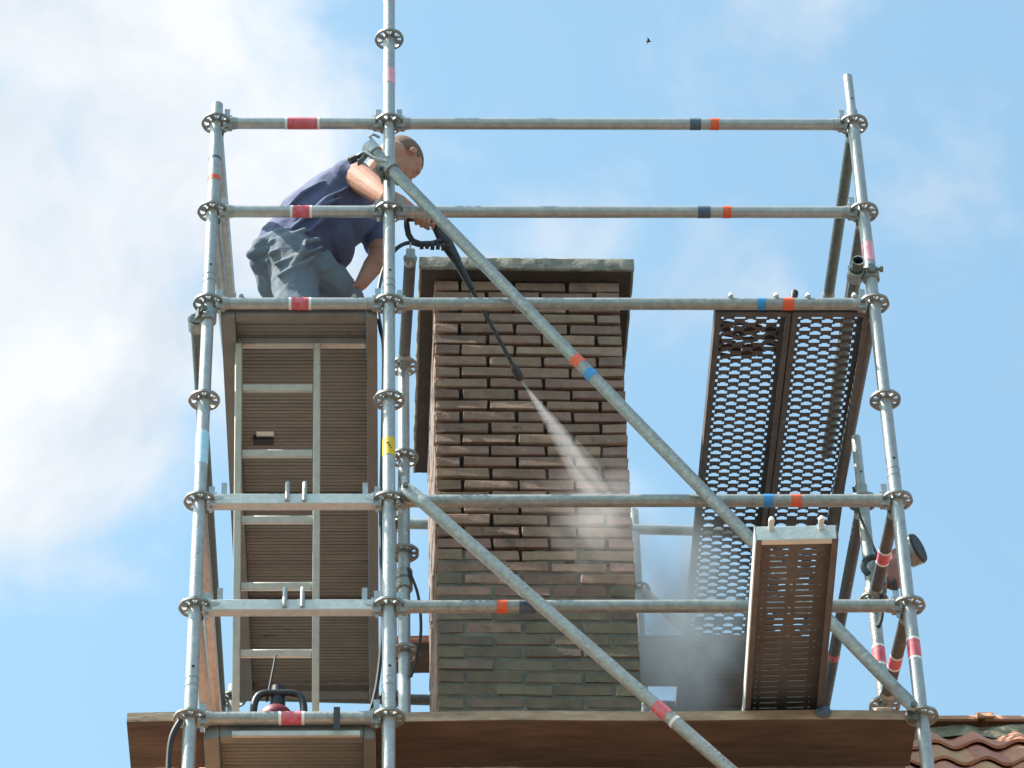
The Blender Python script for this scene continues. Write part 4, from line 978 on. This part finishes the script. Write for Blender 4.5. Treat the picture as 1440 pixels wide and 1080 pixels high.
# distant bird
root = thing('bird', 'tiny dark bird high in the sky right of the tall pole', 'bird', (7.04, 60.0, 65.09))
bp = V((7.04, 60.0, 65.09))
b = MB().ellipsoid(bp, (0.07, 0.015, 0.01), (-0.005, 0.025, 0), (0, 0, 0.025), n=12, m_=8); b.build('body', 'feather', root)
for s_ in (-1, 1):
    W_ = [(0.03, 0.01, 0.01), (0.01, 0.07, 0.04), (-0.04, 0.13, 0.02), (-0.03, 0.05, 0.02), (-0.03, 0.01, 0.01)]
    b = MB(); b.add([bp + V((x, y * s_, z + dz)) for dz in (0, -0.006) for x, y, z in W_],
                    [(0, 1, 2, 3, 4), (9, 8, 7, 6, 5), (0, 5, 6, 1), (1, 6, 7, 2), (2, 7, 8, 3), (3, 8, 9, 4), (4, 9, 5, 0)]); b.build('wing', 'feather', root, smooth=False)

# ================================================================== water: jet, mist, drops
def vol_mat(name, build):
    mt = bpy.data.materials.new(name); mt.use_nodes = True; t = mt.node_tree; t.nodes.clear()
    out = t.nodes.new('ShaderNodeOutputMaterial'); pv = t.nodes.new('ShaderNodeVolumePrincipled'); t.links.new(pv.outputs[0], out.inputs['Volume'])
    pv.inputs['Color'].default_value = (0.97, 0.97, 0.98, 1); pv.inputs['Anisotropy'].default_value = 0.25
    tcx = t.nodes.new('ShaderNodeTexCoord')
    def mm(op, a, b_=None, clamp=False):
        n_ = t.nodes.new('ShaderNodeMath'); n_.operation = op; n_.use_clamp = clamp
        for i, q_ in enumerate((a, b_)):
            if q_ is None: continue
            if isinstance(q_, (int, float)): n_.inputs[i].default_value = q_
            else: t.links.new(q_, n_.inputs[i])
        return n_.outputs[0]
    def nz_(scale, detail, stretch=(1, 1, 1)):
        mp = t.nodes.new('ShaderNodeMapping'); mp.inputs['Scale'].default_value = stretch; t.links.new(tcx.outputs['Object'], mp.inputs[0])
        n_ = t.nodes.new('ShaderNodeTexNoise'); n_.inputs['Scale'].default_value = scale; n_.inputs['Detail'].default_value = detail; t.links.new(mp.outputs[0], n_.inputs['Vector']); return n_.outputs['Fac']
    def sep():
        s_ = t.nodes.new('ShaderNodeSeparateXYZ'); t.links.new(tcx.outputs['Object'], s_.inputs[0]); return s_.outputs
    def length():
        v_ = t.nodes.new('ShaderNodeVectorMath'); v_.operation = 'LENGTH'; t.links.new(tcx.outputs['Object'], v_.inputs[0]); return v_.outputs['Value']
    t.links.new(build(mm, nz_, sep, length), pv.inputs['Density']); return mt
hit = V((0.866, 0.868, -0.262)); jd = (hit - nz).normalized(); jl = (hit - nz).length + 0.01
ja = jd.cross(V((0, 1, 0))).normalized(); jb = jd.cross(ja).normalized()
# flat fan: wide across ja, thin across jb; local z runs down the jet
b = MB(); n_ = 28; st = [0.0, 0.03, 0.08, 0.15, 0.25, 0.36, 0.46, 1.0 * jl]
for z in st:
    wv = 0.0045 + 0.175 * max(z - 0.02, 0) * (0.75 + 0.45 * z); tv = 0.0035 + 0.055 * z
    for i in range(n_):
        th = 2 * math.pi * i / n_; b.v.append(V((wv * math.cos(th), tv * math.sin(th), z)))
for k in range(len(st) - 1):
    for i in range(n_):
        j = (i + 1) % n_; b.f.append((k * n_ + i, k * n_ + j, (k + 1) * n_ + j, (k + 1) * n_ + i))
b.f.append(tuple(reversed(range(n_)))); b.f.append(tuple((len(st) - 1) * n_ + i for i in range(n_)))
def jet_density(mm, nz_, sep, length):
    o = sep(); z = o[2]
    prof = mm('DIVIDE', 7.5, mm('ADD', z, 0.035))
    x = mm('DIVIDE', o[0], mm('ADD', mm('MULTIPLY', z, 0.168), 0.004)); y = mm('DIVIDE', o[1], mm('ADD', mm('MULTIPLY', z, 0.055), 0.0035))
    e = mm('SUBTRACT', 1.0, mm('ADD', mm('MULTIPLY', x, x), mm('MULTIPLY', y, y)), True)
    nn = mm('MULTIPLY', mm('SUBTRACT', nz_(22, 2, (1.5, 1.5, 0.12)), 0.26), 2.4, True)
    return mm('MULTIPLY', mm('MULTIPLY', prof, e), nn)
me = b.mesh('water_jet'); me.materials.append(vol_mat('water_jet', jet_density))
jet = link('water_jet', me); jet.matrix_world = Matrix(((ja.x, jb.x, jd.x, nz.x), (ja.y, jb.y, jd.y, nz.y), (ja.z, jb.z, jd.z, nz.z), (0, 0, 0, 1)))
tag(jet, 'white fan of water spraying from the lance nozzle onto the chimney', 'water spray'); jet['kind'] = 'stuff'
def mist(name, c, rad, k, label, sc=7.0):
    b_ = MB().ellipsoid((0, 0, 0), (1, 0, 0), (0, 1, 0), (0, 0, 1), n=24, m_=14)
    def dn(mm, nz_, sep, length):
        e = mm('SUBTRACT', 1.0, length(), True); e = mm('MULTIPLY', e, mm('ADD', e, 0.25))
        nn = mm('MULTIPLY', mm('SUBTRACT', nz_(sc * 0.3, 4), 0.34), 3.2, True)
        return mm('MULTIPLY', mm('MULTIPLY', e, nn), k)
    me_ = b_.mesh(name); me_.materials.append(vol_mat(name, dn)); o = link(name, me_, None, V(c)); o.scale = rad
    tag(o, label, 'mist'); o['kind'] = 'stuff'; return o
mist('spray_mist', (1.16, 1.15, -0.66), (0.36, 0.45, 0.58), 10.0, 'grey water mist drifting between the chimney and the perforated planks')
mist('splash_mist', (0.86, 0.80, -0.42), (0.32, 0.17, 0.36), 4.6, 'thin mist where the water jet strikes the chimney')
b = MB()
for k in range(150):
    t = rnd.random() ** 0.6; p = nz.lerp(hit, t) + ja * rnd.gauss(0, 0.05) * t + jb * rnd.gauss(0, 0.03) * t
    if rnd.random() < 0.45: p = hit + V((rnd.gauss(0, .12), -abs(rnd.gauss(0, .10)), rnd.gauss(-0.02, .13)))
    r_ = rnd.uniform(0.0007, 0.0015); b.ellipsoid(p, (r_, 0, 0), (0, r_, 0), (0, 0, r_ * 1.5), n=5, m_=3)
M['water'] = mat('water_drops', (0.75, 0.78, 0.8), 0.15)
o = b.build('water_drops', 'water'); tag(o, 'fine water drops flying off the chimney face', 'water drops'); o['kind'] = 'stuff'
